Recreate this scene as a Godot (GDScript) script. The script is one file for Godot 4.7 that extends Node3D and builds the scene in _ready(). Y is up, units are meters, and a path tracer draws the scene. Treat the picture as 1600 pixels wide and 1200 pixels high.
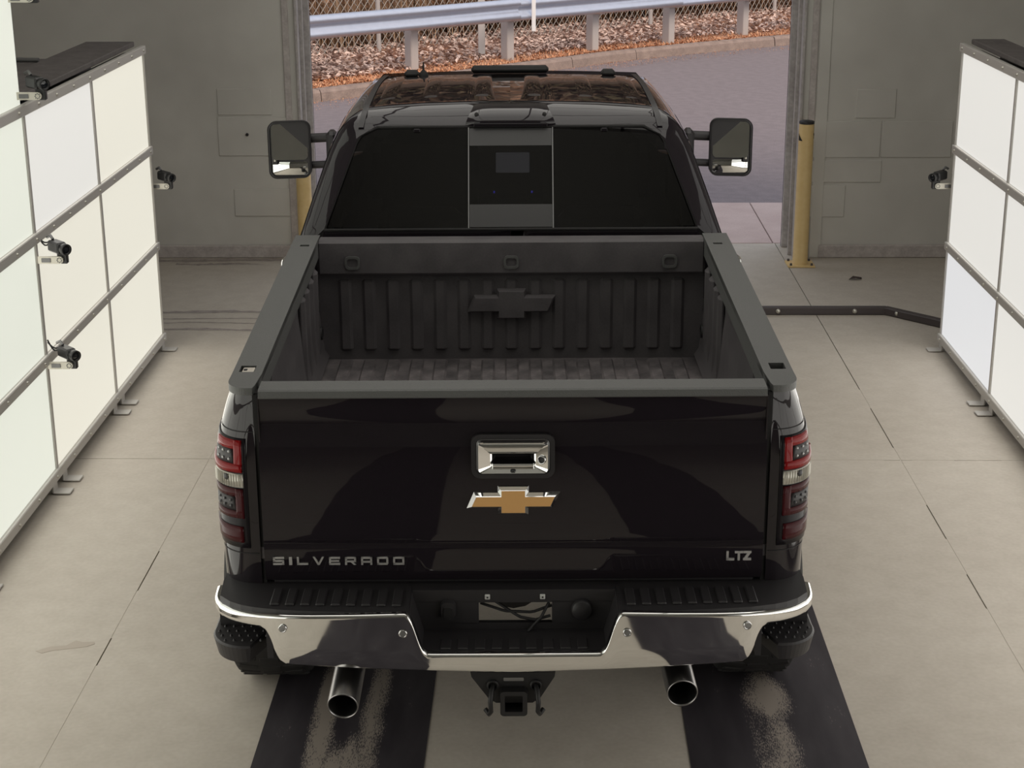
extends Node3D

# ---------------------------------------------------------------- helpers
var M := {}
var used := {}
var TR: Node3D                       # the truck

func numbered(n: String) -> String:
	if not used.has(n):
		used[n] = 0
		return n
	used[n] += 1
	return "%s_%03d" % [n, used[n]]

func thing(called: String, label: String, category: String, at := Vector3.ZERO, turn := 0.0, group := "") -> Node3D:
	var o := Node3D.new()
	o.name = numbered(called)
	add_child(o)
	o.position = at
	o.rotation.y = turn
	o.set_meta("label", label)
	o.set_meta("category", category)
	if group != "":
		o.set_meta("group", group)
	return o

func structure(called: String, label := "", category := "") -> Node3D:
	var o := Node3D.new()
	o.name = numbered(called)
	add_child(o)
	o.set_meta("kind", "structure")
	if label != "":
		o.set_meta("label", label)
		o.set_meta("category", category)
	return o

func begin() -> SurfaceTool:
	var s := SurfaceTool.new()
	s.begin(Mesh.PRIMITIVE_TRIANGLES)
	s.set_smooth_group(-1)
	return s

func done(s: SurfaceTool) -> ArrayMesh:
	s.generate_normals()
	s.index()
	return s.commit()

func put(parent: Node, called: String, mesh: Mesh, m: Material, at := Transform3D.IDENTITY) -> MeshInstance3D:
	var o := MeshInstance3D.new()
	o.name = called
	o.mesh = mesh
	o.material_override = m
	parent.add_child(o, true)
	o.transform = at
	return o

func part(parent: Node, called: String, s: SurfaceTool, m: Material, label := "") -> MeshInstance3D:
	var o := put(parent, called, done(s), m)
	if label != "":
		o.set_meta("label", label)
	return o

func tri_out(s: SurfaceTool, a: Vector3, b: Vector3, c: Vector3, mid: Vector3) -> void:
	var n := (b - a).cross(c - a)
	s.add_vertex(a)
	if n.dot((a + b + c) / 3.0 - mid) > 0.0:
		s.add_vertex(c)
		s.add_vertex(b)
	else:
		s.add_vertex(b)
		s.add_vertex(c)

func quad_out(s: SurfaceTool, a: Vector3, b: Vector3, c: Vector3, d: Vector3, mid: Vector3) -> void:
	tri_out(s, a, b, c, mid)
	tri_out(s, a, c, d, mid)

func quad(s: SurfaceTool, a: Vector3, b: Vector3, c: Vector3, d: Vector3) -> void:
	s.add_vertex(a)
	s.add_vertex(b)
	s.add_vertex(c)
	s.add_vertex(a)
	s.add_vertex(c)
	s.add_vertex(d)

# box with chamfered edges
func box(s: SurfaceTool, c: Vector3, size: Vector3, bev := 0.0, bs := Basis.IDENTITY) -> void:
	var h := size * 0.5
	s.set_smooth_group(-1)
	if bev <= 0.0:
		var v := []
		for i in 8:
			v.append(c + bs * Vector3(h.x if i & 1 else -h.x, h.y if i & 2 else -h.y, h.z if i & 4 else -h.z))
		for q in [[0, 1, 3, 2], [4, 5, 7, 6], [0, 1, 5, 4], [2, 3, 7, 6], [0, 2, 6, 4], [1, 3, 7, 5]]:
			quad_out(s, v[q[0]], v[q[1]], v[q[2]], v[q[3]], c)
		return
	var b: float = min(bev, min(h.x, min(h.y, h.z)) * 0.95)
	var P := {}
	for sx in [-1, 1]:
		for sy in [-1, 1]:
			for sz in [-1, 1]:
				var k := Vector3i(sx, sy, sz)
				P[k] = [c + bs * Vector3(sx * h.x, sy * (h.y - b), sz * (h.z - b)),
					c + bs * Vector3(sx * (h.x - b), sy * h.y, sz * (h.z - b)),
					c + bs * Vector3(sx * (h.x - b), sy * (h.y - b), sz * h.z)]
				tri_out(s, P[k][0], P[k][1], P[k][2], c)
	for e in [-1, 1]:
		quad_out(s, P[Vector3i(e, -1, -1)][0], P[Vector3i(e, 1, -1)][0], P[Vector3i(e, 1, 1)][0], P[Vector3i(e, -1, 1)][0], c)
		quad_out(s, P[Vector3i(-1, e, -1)][1], P[Vector3i(1, e, -1)][1], P[Vector3i(1, e, 1)][1], P[Vector3i(-1, e, 1)][1], c)
		quad_out(s, P[Vector3i(-1, -1, e)][2], P[Vector3i(1, -1, e)][2], P[Vector3i(1, 1, e)][2], P[Vector3i(-1, 1, e)][2], c)
		for g in [-1, 1]:
			quad_out(s, P[Vector3i(e, g, -1)][0], P[Vector3i(e, g, 1)][0], P[Vector3i(e, g, 1)][1], P[Vector3i(e, g, -1)][1], c)
			quad_out(s, P[Vector3i(e, -1, g)][0], P[Vector3i(e, 1, g)][0], P[Vector3i(e, 1, g)][2], P[Vector3i(e, -1, g)][2], c)
			quad_out(s, P[Vector3i(-1, e, g)][1], P[Vector3i(1, e, g)][1], P[Vector3i(1, e, g)][2], P[Vector3i(-1, e, g)][2], c)

func boxm(size: Vector3, bev := 0.0) -> ArrayMesh:
	var s := begin()
	box(s, Vector3.ZERO, size, bev)
	return done(s)

# grid of rings -> quads
func loft(s: SurfaceTool, rings: Array, closed := false, smooth := true) -> void:
	s.set_smooth_group(0 if smooth else -1)
	for i in rings.size() - 1:
		var a: Array = rings[i]
		var b: Array = rings[i + 1]
		var n := a.size()
		for j in (n if closed else n - 1):
			var k := (j + 1) % n
			quad(s, a[j], a[k], b[k], b[j])
	s.set_smooth_group(-1)

func fan(s: SurfaceTool, ring: Array, mid: Vector3, inside: Vector3) -> void:
	s.set_smooth_group(-1)
	for j in ring.size():
		tri_out(s, ring[j], ring[(j + 1) % ring.size()], mid, inside)

func tube(s: SurfaceTool, pts: Array, r: float, sides := 8, caps := true) -> void:
	var rings := []
	var up := Vector3.UP
	for i in pts.size():
		var t: Vector3 = (pts[min(i + 1, pts.size() - 1)] - pts[max(i - 1, 0)]).normalized()
		var n := up.cross(t)
		if n.length() < 0.05:
			n = Vector3.RIGHT.cross(t)
			if n.length() < 0.05:
				n = Vector3.BACK.cross(t)
		n = n.normalized()
		var b := t.cross(n)
		up = b if abs(b.dot(t)) < 0.5 else up
		var ring := []
		for k in sides:
			var a := TAU * k / sides
			ring.append(pts[i] + (n * cos(a) + b * sin(a)) * r)
		rings.append(ring)
	loft(s, rings, true)
	if caps:
		fan(s, rings[0], pts[0], pts[1])
		fan(s, rings[-1], pts[-1], pts[-2])

# profile: [radius, height] pairs round an axis
func lathe(s: SurfaceTool, prof: Array, o: Vector3, axis: Vector3, n := 20, smooth := true) -> void:
	var u := axis.cross(Vector3.UP)
	if u.length() < 0.1:
		u = axis.cross(Vector3.RIGHT)
	u = u.normalized()
	var w := axis.cross(u).normalized()
	var rings := []
	for p in prof:
		var ring := []
		for k in n:
			var a := TAU * k / n
			ring.append(o + axis * p[1] + (u * cos(a) + w * sin(a)) * p[0])
		rings.append(ring)
	loft(s, rings, true, smooth)

# extrude a flat outline: point = o + ux * p.x + uy * p.y, swept by dz
func extrude(s: SurfaceTool, poly: PackedVector2Array, o: Vector3, ux: Vector3, uy: Vector3, dz: Vector3, top_inset := 0.0) -> void:
	s.set_smooth_group(-1)
	var idx := Geometry2D.triangulate_polygon(poly)
	var cw := Geometry2D.is_polygon_clockwise(poly)
	var flip := (ux.cross(uy).dot(dz) > 0.0) == cw
	var top := PackedVector2Array()
	var n := poly.size()
	for i in n:
		if top_inset == 0.0:
			top.append(poly[i])
		else:
			var a := (poly[i] - poly[(i + n - 1) % n]).normalized()
			var b := (poly[(i + 1) % n] - poly[i]).normalized()
			var na := Vector2(-a.y, a.x) * (-1.0 if cw else 1.0)
			var nb := Vector2(-b.y, b.x) * (-1.0 if cw else 1.0)
			var m := (na + nb)
			top.append(poly[i] + m * (top_inset / max(0.25, 1.0 + na.dot(nb))))
	var lo := []
	var hi := []
	for i in n:
		lo.append(o + ux * poly[i].x + uy * poly[i].y)
		hi.append(o + ux * top[i].x + uy * top[i].y + dz)
	var up := dz.normalized()
	for i in range(0, idx.size(), 3):
		for e in 2:
			var v: Array = hi if e == 0 else lo
			var a: Vector3 = v[idx[i]]
			var b: Vector3 = v[idx[i + 1]]
			var c: Vector3 = v[idx[i + 2]]
			tri_out(s, a, b, c, (a + b + c) / 3.0 - (up if e == 0 else -up))
	for i in n:
		var j := (i + 1) % n
		if flip:
			quad(s, lo[i], lo[j], hi[j], hi[i])
		else:
			quad(s, lo[j], lo[i], hi[i], hi[j])

func P2(a: Array) -> PackedVector2Array:
	var r := PackedVector2Array()
	for p in a:
		r.append(Vector2(p[0], p[1]))
	return r

func rrect(cx: float, cy: float, w: float, h: float, r: float, n := 5) -> PackedVector2Array:
	var o := PackedVector2Array()
	for q in 4:
		var c := Vector2(cx + (w / 2 - r) * (1 if q == 0 or q == 3 else -1), cy + (h / 2 - r) * (1 if q < 2 else -1))
		for k in n:
			var a := PI / 2 * (q + float(k) / (n - 1))
			o.append(c + Vector2(cos(a), sin(a)) * r)
	return o

# ring-shaped plate between two outlines of the same point count
func frame(s: SurfaceTool, outer: Array, inner: Array, dz: Vector3) -> void:
	var r := []
	for k in 4:
		var ring := []
		var src: Array = outer if k == 0 or k == 1 else inner
		for p in src:
			ring.append(p + (dz if k == 1 or k == 2 else Vector3.ZERO))
		r.append(ring)
	loft(s, r, true, false)

func lerp_table(t: Array, x: float) -> float:
	if x <= t[0][0]:
		return t[0][1]
	for i in t.size() - 1:
		if x <= t[i + 1][0]:
			return lerpf(t[i][1], t[i + 1][1], (x - t[i][0]) / (t[i + 1][0] - t[i][0]))
	return t[-1][1]

func lin(r: float, g: float, b: float) -> Color:
	return Color(r, g, b).linear_to_srgb()

func mat(called: String, c: Color, rough: float, metal := 0.0, coat := 0.0) -> StandardMaterial3D:
	var m := StandardMaterial3D.new()
	m.resource_name = called
	m.albedo_color = c
	m.roughness = rough
	m.metallic = metal
	if coat > 0.0:
		m.clearcoat_enabled = true
		m.clearcoat = coat
		m.clearcoat_roughness = 0.02
	M[called] = m
	return m

func noise_image(w: int, h: int, freq: float, seed_: int, oct := 4, kind := FastNoiseLite.TYPE_SIMPLEX) -> PackedByteArray:
	var n := FastNoiseLite.new()
	n.noise_type = kind
	n.seed = seed_
	n.frequency = freq
	n.fractal_octaves = oct
	var im := n.get_image(w, h, false, false, true)
	im.convert(Image.FORMAT_L8)
	return im.get_data()

func seam_image(sz: int, freq: float, seed_: int, oct := 4) -> PackedByteArray:
	var n := FastNoiseLite.new()
	n.noise_type = FastNoiseLite.TYPE_SIMPLEX
	n.seed = seed_
	n.frequency = freq
	n.fractal_octaves = oct
	var im := n.get_seamless_image(sz, sz, false, false, 0.15, true)
	im.convert(Image.FORMAT_L8)
	return im.get_data()

func tex(data: PackedByteArray, w: int, h: int, fmt := Image.FORMAT_RGB8) -> ImageTexture:
	var im := Image.create_from_data(w, h, false, fmt, data)
	im.generate_mipmaps()
	return ImageTexture.create_from_image(im)

# tileable colour grain: two noises between two colours
func grain(sz: int, f1: float, f2: float, sd: int, ca: Color, cb: Color, w1 := 0.5) -> ImageTexture:
	var a := seam_image(sz, f1, sd)
	var b := seam_image(sz, f2, sd + 7, 2)
	var out := PackedByteArray()
	out.resize(sz * sz * 3)
	for i in sz * sz:
		var t := (a[i] * w1 + b[i] * (1.0 - w1)) / 255.0
		var c := ca.lerp(cb, t)
		out[i * 3] = int(c.r * 255)
		out[i * 3 + 1] = int(c.g * 255)
		out[i * 3 + 2] = int(c.b * 255)
	return tex(out, sz, sz)

func normal_tex(sz: int, f: float, sd: int, strength: float) -> ImageTexture:
	var d := seam_image(sz, f, sd, 3)
	var im := Image.create_from_data(sz, sz, false, Image.FORMAT_L8, d)
	im.convert(Image.FORMAT_RGBA8)
	im.bump_map_to_normal_map(strength)
	return ImageTexture.create_from_image(im)

func tri_tex(m: StandardMaterial3D, t: Texture2D, scale: float, world := true) -> void:
	m.albedo_texture = t
	m.uv1_triplanar = true
	m.uv1_world_triplanar = world
	m.uv1_scale = Vector3.ONE * scale

# ---------------------------------------------------------------- the scene
const EYE := Vector3(0, 3.1, 0)
const PITCH := 0.3139
const YAW := 0.0208
const ROLL := 0.0053
const WALL_Z := -12.81
const PX := 2.531        # light walls stand at x = +-PX + .035
const PZ := -10.3
const PC := 1.232
const PR := 0.618
const PY := 0.065

func _ready() -> void:
	var cam := Camera3D.new()
	cam.name = "camera"
	cam.fov = rad_to_deg(2.0 * atan(600.0 / 2580.7))
	cam.transform = Transform3D(Basis(Vector3.UP, YAW) * Basis(Vector3.RIGHT, -PITCH) * Basis(Vector3.BACK, -ROLL), EYE)
	cam.near = 0.05
	cam.far = 200.0
	add_child(cam)
	cam.current = true
	var we := WorldEnvironment.new()
	we.name = "environment"
	var e := Environment.new()
	e.background_mode = Environment.BG_SKY
	var sky := Sky.new()
	var sm := ProceduralSkyMaterial.new()
	sm.sky_top_color = Color(0.80, 0.82, 0.86)
	sm.sky_horizon_color = Color(0.90, 0.89, 0.88)
	sm.ground_bottom_color = Color(0.35, 0.32, 0.3)
	sm.ground_horizon_color = Color(0.6, 0.58, 0.56)
	sm.sky_energy_multiplier = 1.2
	sky.sky_material = sm
	e.sky = sky
	e.tonemap_mode = Environment.TONE_MAPPER_LINEAR
	e.tonemap_exposure = 1.06
	e.sdfgi_enabled = true
	e.ssao_enabled = true
	e.ssil_enabled = true
	we.environment = e
	add_child(we)
	var sun := DirectionalLight3D.new()
	sun.name = "sun"
	sun.light_color = Color(1.0, 0.93, 0.85)
	sun.light_energy = 0.7
	sun.light_angular_distance = 30.0
	sun.shadow_enabled = true
	sun.look_at_from_position(Vector3(6, 12, -14), Vector3(0, 0, -24))
	add_child(sun)
	area_light("wall_light_left", Vector3(-PX + 0.035 + 0.012, PY + PR * 1.5, -5.4), -PI / 2, 0.0, Vector2(PC * 8 - 0.1, PR * 3 - 0.1), 0.27)
	area_light("wall_light_right", Vector3(PX + 0.035 - 0.012, PY + PR * 1.5, -5.4), PI / 2, 0.0, Vector2(PC * 8 - 0.1, PR * 3 - 0.1), 0.27)
	area_light("overhead_light", Vector3(0.0, 4.33, -7.7), 0.0, -PI / 2, Vector2(3.9, 6.0), 0.22)

	materials()
	building()
	light_walls()
	floor_marks()
	outside()
	truck()
	cameras_on_walls()
	bollards()

func area_light(called: String, at: Vector3, turn: float, tilt: float, size: Vector2, energy: float) -> void:
	var l := AreaLight3D.new()
	l.name = called
	l.area_size = size
	l.area_normalize_energy = false
	l.light_color = Color(1.0, 0.98, 0.945)
	l.light_energy = energy
	l.shadow_enabled = true
	l.set("area_range", 40.0)
	add_child(l)
	l.transform = Transform3D(Basis(Vector3.UP, turn) * Basis(Vector3.RIGHT, tilt), at)

func materials() -> void:
	# the truck
	mat("paint", lin(0.0132, 0.0102, 0.0132), 0.4, 0.0, 1.0).metallic_specular = 0.08
	mat("chrome", lin(0.9, 0.9, 0.89), 0.045, 1.0)
	mat("chrome_soft", lin(0.62, 0.62, 0.62), 0.16, 1.0)
	var pl := mat("cap_plastic", lin(0.098, 0.099, 0.096), 0.55)
	pl.normal_enabled = true
	pl.normal_texture = normal_tex(256, 0.08, 5, 3.0)
	pl.normal_scale = 0.35
	pl.uv1_triplanar = true
	pl.uv1_scale = Vector3.ONE * 6.0
	mat("black_plastic", lin(0.024, 0.022, 0.024), 0.45)
	var bl := mat("bed_liner", lin(1, 1, 1), 0.62)
	tri_tex(bl, grain(512, 0.012, 0.2, 21, lin(0.062, 0.056, 0.06), lin(0.115, 0.106, 0.11), 0.72), 0.7, false)
	var bf := mat("bed_floor", lin(1, 1, 1), 0.6)
	tri_tex(bf, grain(512, 0.009, 0.1, 33, lin(0.04, 0.036, 0.038), lin(0.20, 0.178, 0.178), 0.8), 0.9, false)
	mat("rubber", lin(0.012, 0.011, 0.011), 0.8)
	mat("dark", lin(0.005, 0.005, 0.005), 0.7)
	var gl := mat("rear_glass", Color(0.013, 0.009, 0.012, 0.92), 0.01)
	gl.transparency = BaseMaterial3D.TRANSPARENCY_ALPHA
	mat("glass_band", lin(0.055, 0.054, 0.055), 0.35)
	mat("mirror", lin(0.85, 0.86, 0.85), 0.01, 1.0)
	mat("gold", lin(0.68, 0.38, 0.14), 0.45)
	var rl := mat("red_lens", Color(0.50, 0.04, 0.055), 0.12, 0.0, 1.0)
	rl.clearcoat = 0.2
	rl.metallic_specular = 0.3
	mat("smoked_red", Color(0.24, 0.055, 0.075), 0.2).metallic_specular = 0.3
	mat("smoked_lens", lin(0.012, 0.010, 0.012), 0.2).metallic_specular = 0.3
	mat("reverse_lens", lin(0.5, 0.48, 0.42), 0.18, 0.35, 0.6)
	mat("led", lin(0.4, 0.4, 0.4), 0.2, 0.5)
	mat("letter_chrome", lin(0.62, 0.61, 0.6), 0.38, 0.75)
	mat("tip_steel", lin(0.36, 0.35, 0.35), 0.3, 1.0)
	mat("steel", lin(0.3, 0.3, 0.3), 0.4, 0.8)
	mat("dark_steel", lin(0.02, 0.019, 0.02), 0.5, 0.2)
	mat("rail_steel", lin(0.062, 0.05, 0.05), 0.55)
	mat("white_clip", lin(0.55, 0.55, 0.53), 0.5)
	mat("seat", lin(0.02, 0.018, 0.018), 0.7)
	mat("screen_dim", lin(0.05, 0.05, 0.055), 0.3)
	var sg := mat("reflection_glow", lin(0.02, 0.02, 0.02), 0.3)  # emission paints a pale reflection seen in the rear window
	sg.emission_enabled = true
	sg.emission = lin(0.8, 0.8, 0.9)
	sg.emission_energy_multiplier = 0.22
	var bi := mat("blue_glow", lin(0.02, 0.02, 0.02), 0.3)
	bi.emission_enabled = true
	bi.emission = lin(0.08, 0.08, 1.0)
	bi.emission_energy_multiplier = 1.6
	mat("beige_plate", lin(0.55, 0.5, 0.44), 0.5)
	# the hall
	var wl := mat("wall_paint", lin(1, 1, 1), 0.7)
	tri_tex(wl, grain(512, 0.006, 0.03, 41, lin(0.53, 0.515, 0.48), lin(0.66, 0.645, 0.605), 0.8), 0.22)
	var wd := mat("wall_dirty", lin(1, 1, 1), 0.8)
	tri_tex(wd, grain(512, 0.02, 0.09, 43, lin(0.38, 0.34, 0.33), lin(0.60, 0.56, 0.535), 0.7), 0.8)
	var tw := mat("track_steel", lin(1, 1, 1), 0.5, 0.0)
	tri_tex(tw, grain(256, 0.02, 0.09, 45, lin(0.30, 0.275, 0.27), lin(0.56, 0.53, 0.515), 0.6), 0.9)
	mat("seal", lin(0.015, 0.012, 0.012), 0.8)
	mat("ceiling_paint", lin(0.6, 0.6, 0.58), 0.8)
	mat("alu", lin(0.52, 0.50, 0.47), 0.5, 0.1)
	mat("alu_dark", lin(0.2, 0.195, 0.19), 0.5, 0.2)
	mat("bolt", lin(0.6, 0.58, 0.52), 0.35, 0.7)
	var wb := mat("dark_board", lin(1, 1, 1), 0.8)
	tri_tex(wb, grain(256, 0.02, 0.1, 47, lin(0.085, 0.075, 0.073), lin(0.15, 0.135, 0.13), 0.6), 1.0)
	for v in [["diffuser_warm", Color(0.800, 0.770, 0.655)], ["diffuser_green", Color(0.775, 0.795, 0.69)], ["diffuser_cool", Color(0.735, 0.74, 0.755)], ["diffuser_plain", Color(0.77, 0.755, 0.71)]]:
		var dm := mat(v[0], lin(0.3, 0.3, 0.3), 0.5)
		dm.emission_enabled = true
		dm.emission = (v[1] as Color).linear_to_srgb()
		dm.emission_energy_multiplier = 0.83
	var yl := mat("bollard_yellow", lin(1, 1, 1), 0.4)
	tri_tex(yl, grain(256, 0.03, 0.1, 51, lin(0.62, 0.43, 0.18), lin(0.74, 0.56, 0.28), 0.6), 0.8)
	mat("camera_black", lin(0.015, 0.015, 0.016), 0.4)
	mat("camera_grey", lin(0.18, 0.18, 0.18), 0.4, 0.3)
	mat("lens_glass", lin(0.01, 0.012, 0.016), 0.03, 0.0, 1.0)
	mat("bracket_white", lin(0.7, 0.67, 0.58), 0.45)
	# outside
	var rd := mat("asphalt", lin(1, 1, 1), 0.85)
	tri_tex(rd, grain(512, 0.02, 0.4, 61, lin(0.10, 0.082, 0.088), lin(0.30, 0.255, 0.27), 0.2), 0.5)
	var ap := mat("apron", lin(1, 1, 1), 0.8)
	tri_tex(ap, grain(512, 0.01, 0.2, 63, lin(0.42, 0.315, 0.295), lin(0.55, 0.44, 0.415), 0.6), 0.4)
	var cb := mat("curb_stone", lin(1, 1, 1), 0.85)
	tri_tex(cb, grain(256, 0.03, 0.2, 65, lin(0.16, 0.122, 0.11), lin(0.40, 0.305, 0.265), 0.6), 0.7)
	var sl := mat("soil", lin(1, 1, 1), 0.95)
	tri_tex(sl, grain(512, 0.02, 0.25, 67, lin(0.22, 0.12, 0.085), lin(0.56, 0.29, 0.17), 0.5), 0.45)
	var lmd := mat("leaf_mould", lin(1, 1, 1), 0.95)
	tri_tex(lmd, grain(256, 0.03, 0.25, 68, lin(0.03, 0.021, 0.016), lin(0.13, 0.085, 0.062), 0.5), 0.4)
	var gv := mat("galvanised", lin(1, 1, 1), 0.42, 0.75)
	tri_tex(gv, grain(256, 0.03, 0.3, 69, lin(0.42, 0.45, 0.54), lin(0.58, 0.61, 0.70), 0.5), 1.0)
	mat("post_grey", lin(0.42, 0.39, 0.385), 0.7)
	mat("wire", lin(0.33, 0.31, 0.29), 0.5, 0.0)
	mat("pale_post", lin(0.55, 0.53, 0.52), 0.6)
	mat("white_marker", lin(0.85, 0.84, 0.85), 0.5)
	var lf := mat("leaf", Color.WHITE, 0.8)
	lf.vertex_color_use_as_albedo = true

# ---------------------------------------------------------------- building
func building() -> void:
	floor_slabs()
	# front wall with the door opening; 0.45 m thick
	var w := structure("wall_front", "grey painted block wall round the open garage doorway", "wall")
	var x0 := -1.86
	var x1 := 1.93
	var zc := WALL_Z - 0.21
	for seg in [[-4.6, x0 - 0.10], [x1 + 0.10, 4.6]]:
		var s := begin()
		box(s, Vector3((seg[0] + seg[1]) / 2, 2.7, zc), Vector3(seg[1] - seg[0], 5.4, 0.42))
		part(w, "wall_section", s, M.wall_paint)
	var s0 := begin()
	box(s0, Vector3((x0 + x1) / 2, 4.5, zc), Vector3(x1 - x0 + 0.2, 1.8, 0.42))
	part(w, "lintel", s0, M.wall_paint)
	# blocks whose joints still show through the paint
	for b in [[-2.55, 1.125, 0.81, -1.98], [-2.54, 1.345, 1.13, -2.12], [2.04, 1.085, 0.79, 2.60], [2.395, 1.33, 1.095, 2.70],
			[2.04, 0.585, 0.32, 2.35], [2.04, 0.78, 0.595, 2.62], [2.61, 1.085, 0.79, 3.15], [-2.45, 0.56, 0.33, -2.0]]:
		var s := begin()
		var bw: float = b[3] - b[0]
		box(s, Vector3(b[0] + bw / 2, (b[1] + b[2]) / 2, WALL_Z + 0.003), Vector3(bw, b[1] - b[2] - 0.012, 0.012), 0.004)
		part(w, "wall_block", s, M.wall_paint)
	var tie := begin()
	lathe(tie, [[0.0, 0.02], [0.012, 0.02], [0.012, 0.0]], Vector3(-2.32, 0.985, WALL_Z), Vector3.BACK, 10)
	part(w, "wall_anchor", tie, M.dark_steel)
	# dirty skirting at the foot of the wall
	var bb := structure("baseboard_front", "scuffed dirty skirting at the foot of the front wall", "baseboard")
	for seg in [[-4.3, -2.02], [2.16, 4.3]]:
		var s := begin()
		box(s, Vector3((seg[0] + seg[1]) / 2, 0.052, WALL_Z + 0.012), Vector3(seg[1] - seg[0], 0.104, 0.03), 0.008)
		part(bb, "skirting", s, M.wall_dirty)
	# door frame: jamb casings, guide tracks and black seals
	var d := structure("door_1", "steel guide tracks and jambs of the open roller door", "door")
	for sd in [-1, 1]:
		var xe: float = x0 if sd < 0 else x1
		var s := begin()
		box(s, Vector3(xe + sd * 0.075, 1.85, zc - 0.02), Vector3(0.07, 3.7, 0.46), 0.006)
		part(d, "jamb", s, M.wall_paint)
		s = begin()
		box(s, Vector3(xe + sd * 0.028, 1.85, WALL_Z - 0.09), Vector3(0.05, 3.7, 0.03), 0.004)
		part(d, "guide_track", s, M.track_steel)
		s = begin()
		box(s, Vector3(xe + sd * 0.042, 1.85, WALL_Z - 0.02), Vector3(0.022, 3.7, 0.10), 0.004)
		part(d, "guide_track", s, M.track_steel)
		s = begin()
		box(s, Vector3(xe + sd * 0.025, 1.85, WALL_Z - 0.36), Vector3(0.07, 3.7, 0.03), 0.004)
		part(d, "guide_track", s, M.track_steel)
		s = begin()
		box(s, Vector3(xe + sd * 0.004, 1.85, WALL_Z - 0.40), Vector3(0.022, 3.7, 0.03))
		part(d, "rubber_seal", s, M.seal)
		s = begin()
		box(s, Vector3(xe + sd * 0.125, 1.9, WALL_Z + 0.006), Vector3(0.05, 3.8, 0.02), 0.004)
		part(d, "casing", s, M.wall_dirty)
		if sd > 0:
			s = begin()
			box(s, Vector3(xe + 0.205, 1.9, WALL_Z + 0.004), Vector3(0.09, 3.8, 0.014), 0.004)
			part(d, "casing", s, M.wall_paint)
	# side walls, back wall, ceiling
	for sd in [-1, 1]:
		var o := structure("wall_left" if sd < 0 else "wall_right", "grey side wall behind the light panels", "wall")
		var s := begin()
		box(s, Vector3(sd * 4.5, 2.7, -3.4), Vector3(0.3, 5.4, 19.6))
		part(o, "wall_section", s, M.wall_paint)
	var wk := structure("wall_back", "grey wall at the far end of the hall", "wall")
	var sb := begin()
	box(sb, Vector3(0, 2.7, 6.5), Vector3(9.3, 5.4, 0.3))
	part(wk, "wall_section", sb, M.wall_paint)
	sb = begin()
	box(sb, Vector3(0, 3.75, 6.28), Vector3(9.0, 0.22, 0.16), 0.01)
	part(wk, "beam", sb, M.dark_steel)
	var c := structure("ceiling", "pale painted ceiling of the hall", "ceiling")
	sb = begin()
	box(sb, Vector3(0, 5.55, -3.3), Vector3(9.3, 0.3, 20.2))
	part(c, "ceiling_deck", sb, M.ceiling_paint)

func floor_image(w: int, h: int) -> ImageTexture:
	var a := noise_image(w, h, 0.004, 101, 5)
	var b := noise_image(w, h, 0.05, 102, 4)
	var g := noise_image(w, h, 0.35, 103, 2)
	var out := PackedByteArray()
	out.resize(w * h * 3)
	var c0 := lin(0.405, 0.36, 0.308)
	var c1 := lin(0.565, 0.52, 0.458)
	for i in w * h:
		var t: float = (a[i] * 0.36 + b[i] * 0.32 + g[i] * 0.32) / 255.0
		out[i * 3] = int(255.0 * lerpf(c0.r, c1.r, t))
		out[i * 3 + 1] = int(255.0 * lerpf(c0.g, c1.g, t))
		out[i * 3 + 2] = int(255.0 * lerpf(c0.b, c1.b, t))
	return tex(out, w, h)

# floor u = (x + 4.5) / 9, v = (z + 13.3) / 20
func floor_slabs() -> void:
	var m := mat("concrete", lin(1, 1, 1), 0.55)
	m.albedo_texture = floor_image(900, 2000)
	m.metallic_specular = 0.35
	var f := structure("floor", "beige-grey concrete floor with thin saw-cut joints", "floor")
	var xs := [-4.5, -1.790, 1.888, 4.5]
	var zs := [-13.3, -8.245, -2.6, 2.0, 6.6]
	var g := 0.003
	for i in 3:
		for j in 4:
			var s := begin()
			var a := Vector3(xs[i] + g, 0, zs[j] + g)
			var b := Vector3(xs[i + 1] - g, 0, zs[j + 1] - g)
			var q := [Vector3(a.x, 0, a.z), Vector3(b.x, 0, a.z), Vector3(b.x, 0, b.z), Vector3(a.x, 0, b.z)]
			for k in [0, 1, 2, 0, 2, 3]:
				s.set_uv(Vector2((q[k].x + 4.5) / 9.0, (q[k].z + 13.3) / 20.0))
				s.add_vertex(q[k])
			for k in 4:
				var p: Vector3 = q[k]
				var r: Vector3 = q[(k + 1) % 4]
				var dn := Vector3(0, -0.08, 0)
				for v in [r, p, p + dn, r, p + dn, r + dn]:
					s.set_uv(Vector2((v.x + 4.5) / 9.0, (v.z + 13.3) / 20.0))
					s.add_vertex(v)
			part(f, "floor_slab", s, m)
	var sub := begin()
	box(sub, Vector3(0, -0.14, -3.35), Vector3(9.4, 0.12, 20.2))
	part(f, "sub_base", sub, M.dark)
	# hardened filler that hides parts of the joints
	var fm: Material = M.concrete
	for r in [[1.888, -9.45, -9.10], [1.888, -8.44, -7.62], [1.888, -7.2, -6.80], [1.888, -6.45, 6.5], [-1.79, -13.2, -7.03], [-1.79, -6.6, -6.14], [-1.79, -5.9, 6.5]]:
		var s := begin()
		box(s, Vector3(r[0], -0.021, (r[1] + r[2]) / 2), Vector3(0.0058, 0.04, r[2] - r[1]))
		part(f, "joint_filler", s, fm)
	for r in [[-1.7, 1.8], [1.95, 2.17], [2.42, 4.4], [-4.4, -2.55]]:
		var s := begin()
		box(s, Vector3((r[0] + r[1]) / 2, -0.021, -8.245), Vector3(r[1] - r[0], 0.04, 0.0058))
		part(f, "joint_filler", s, fm)

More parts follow.
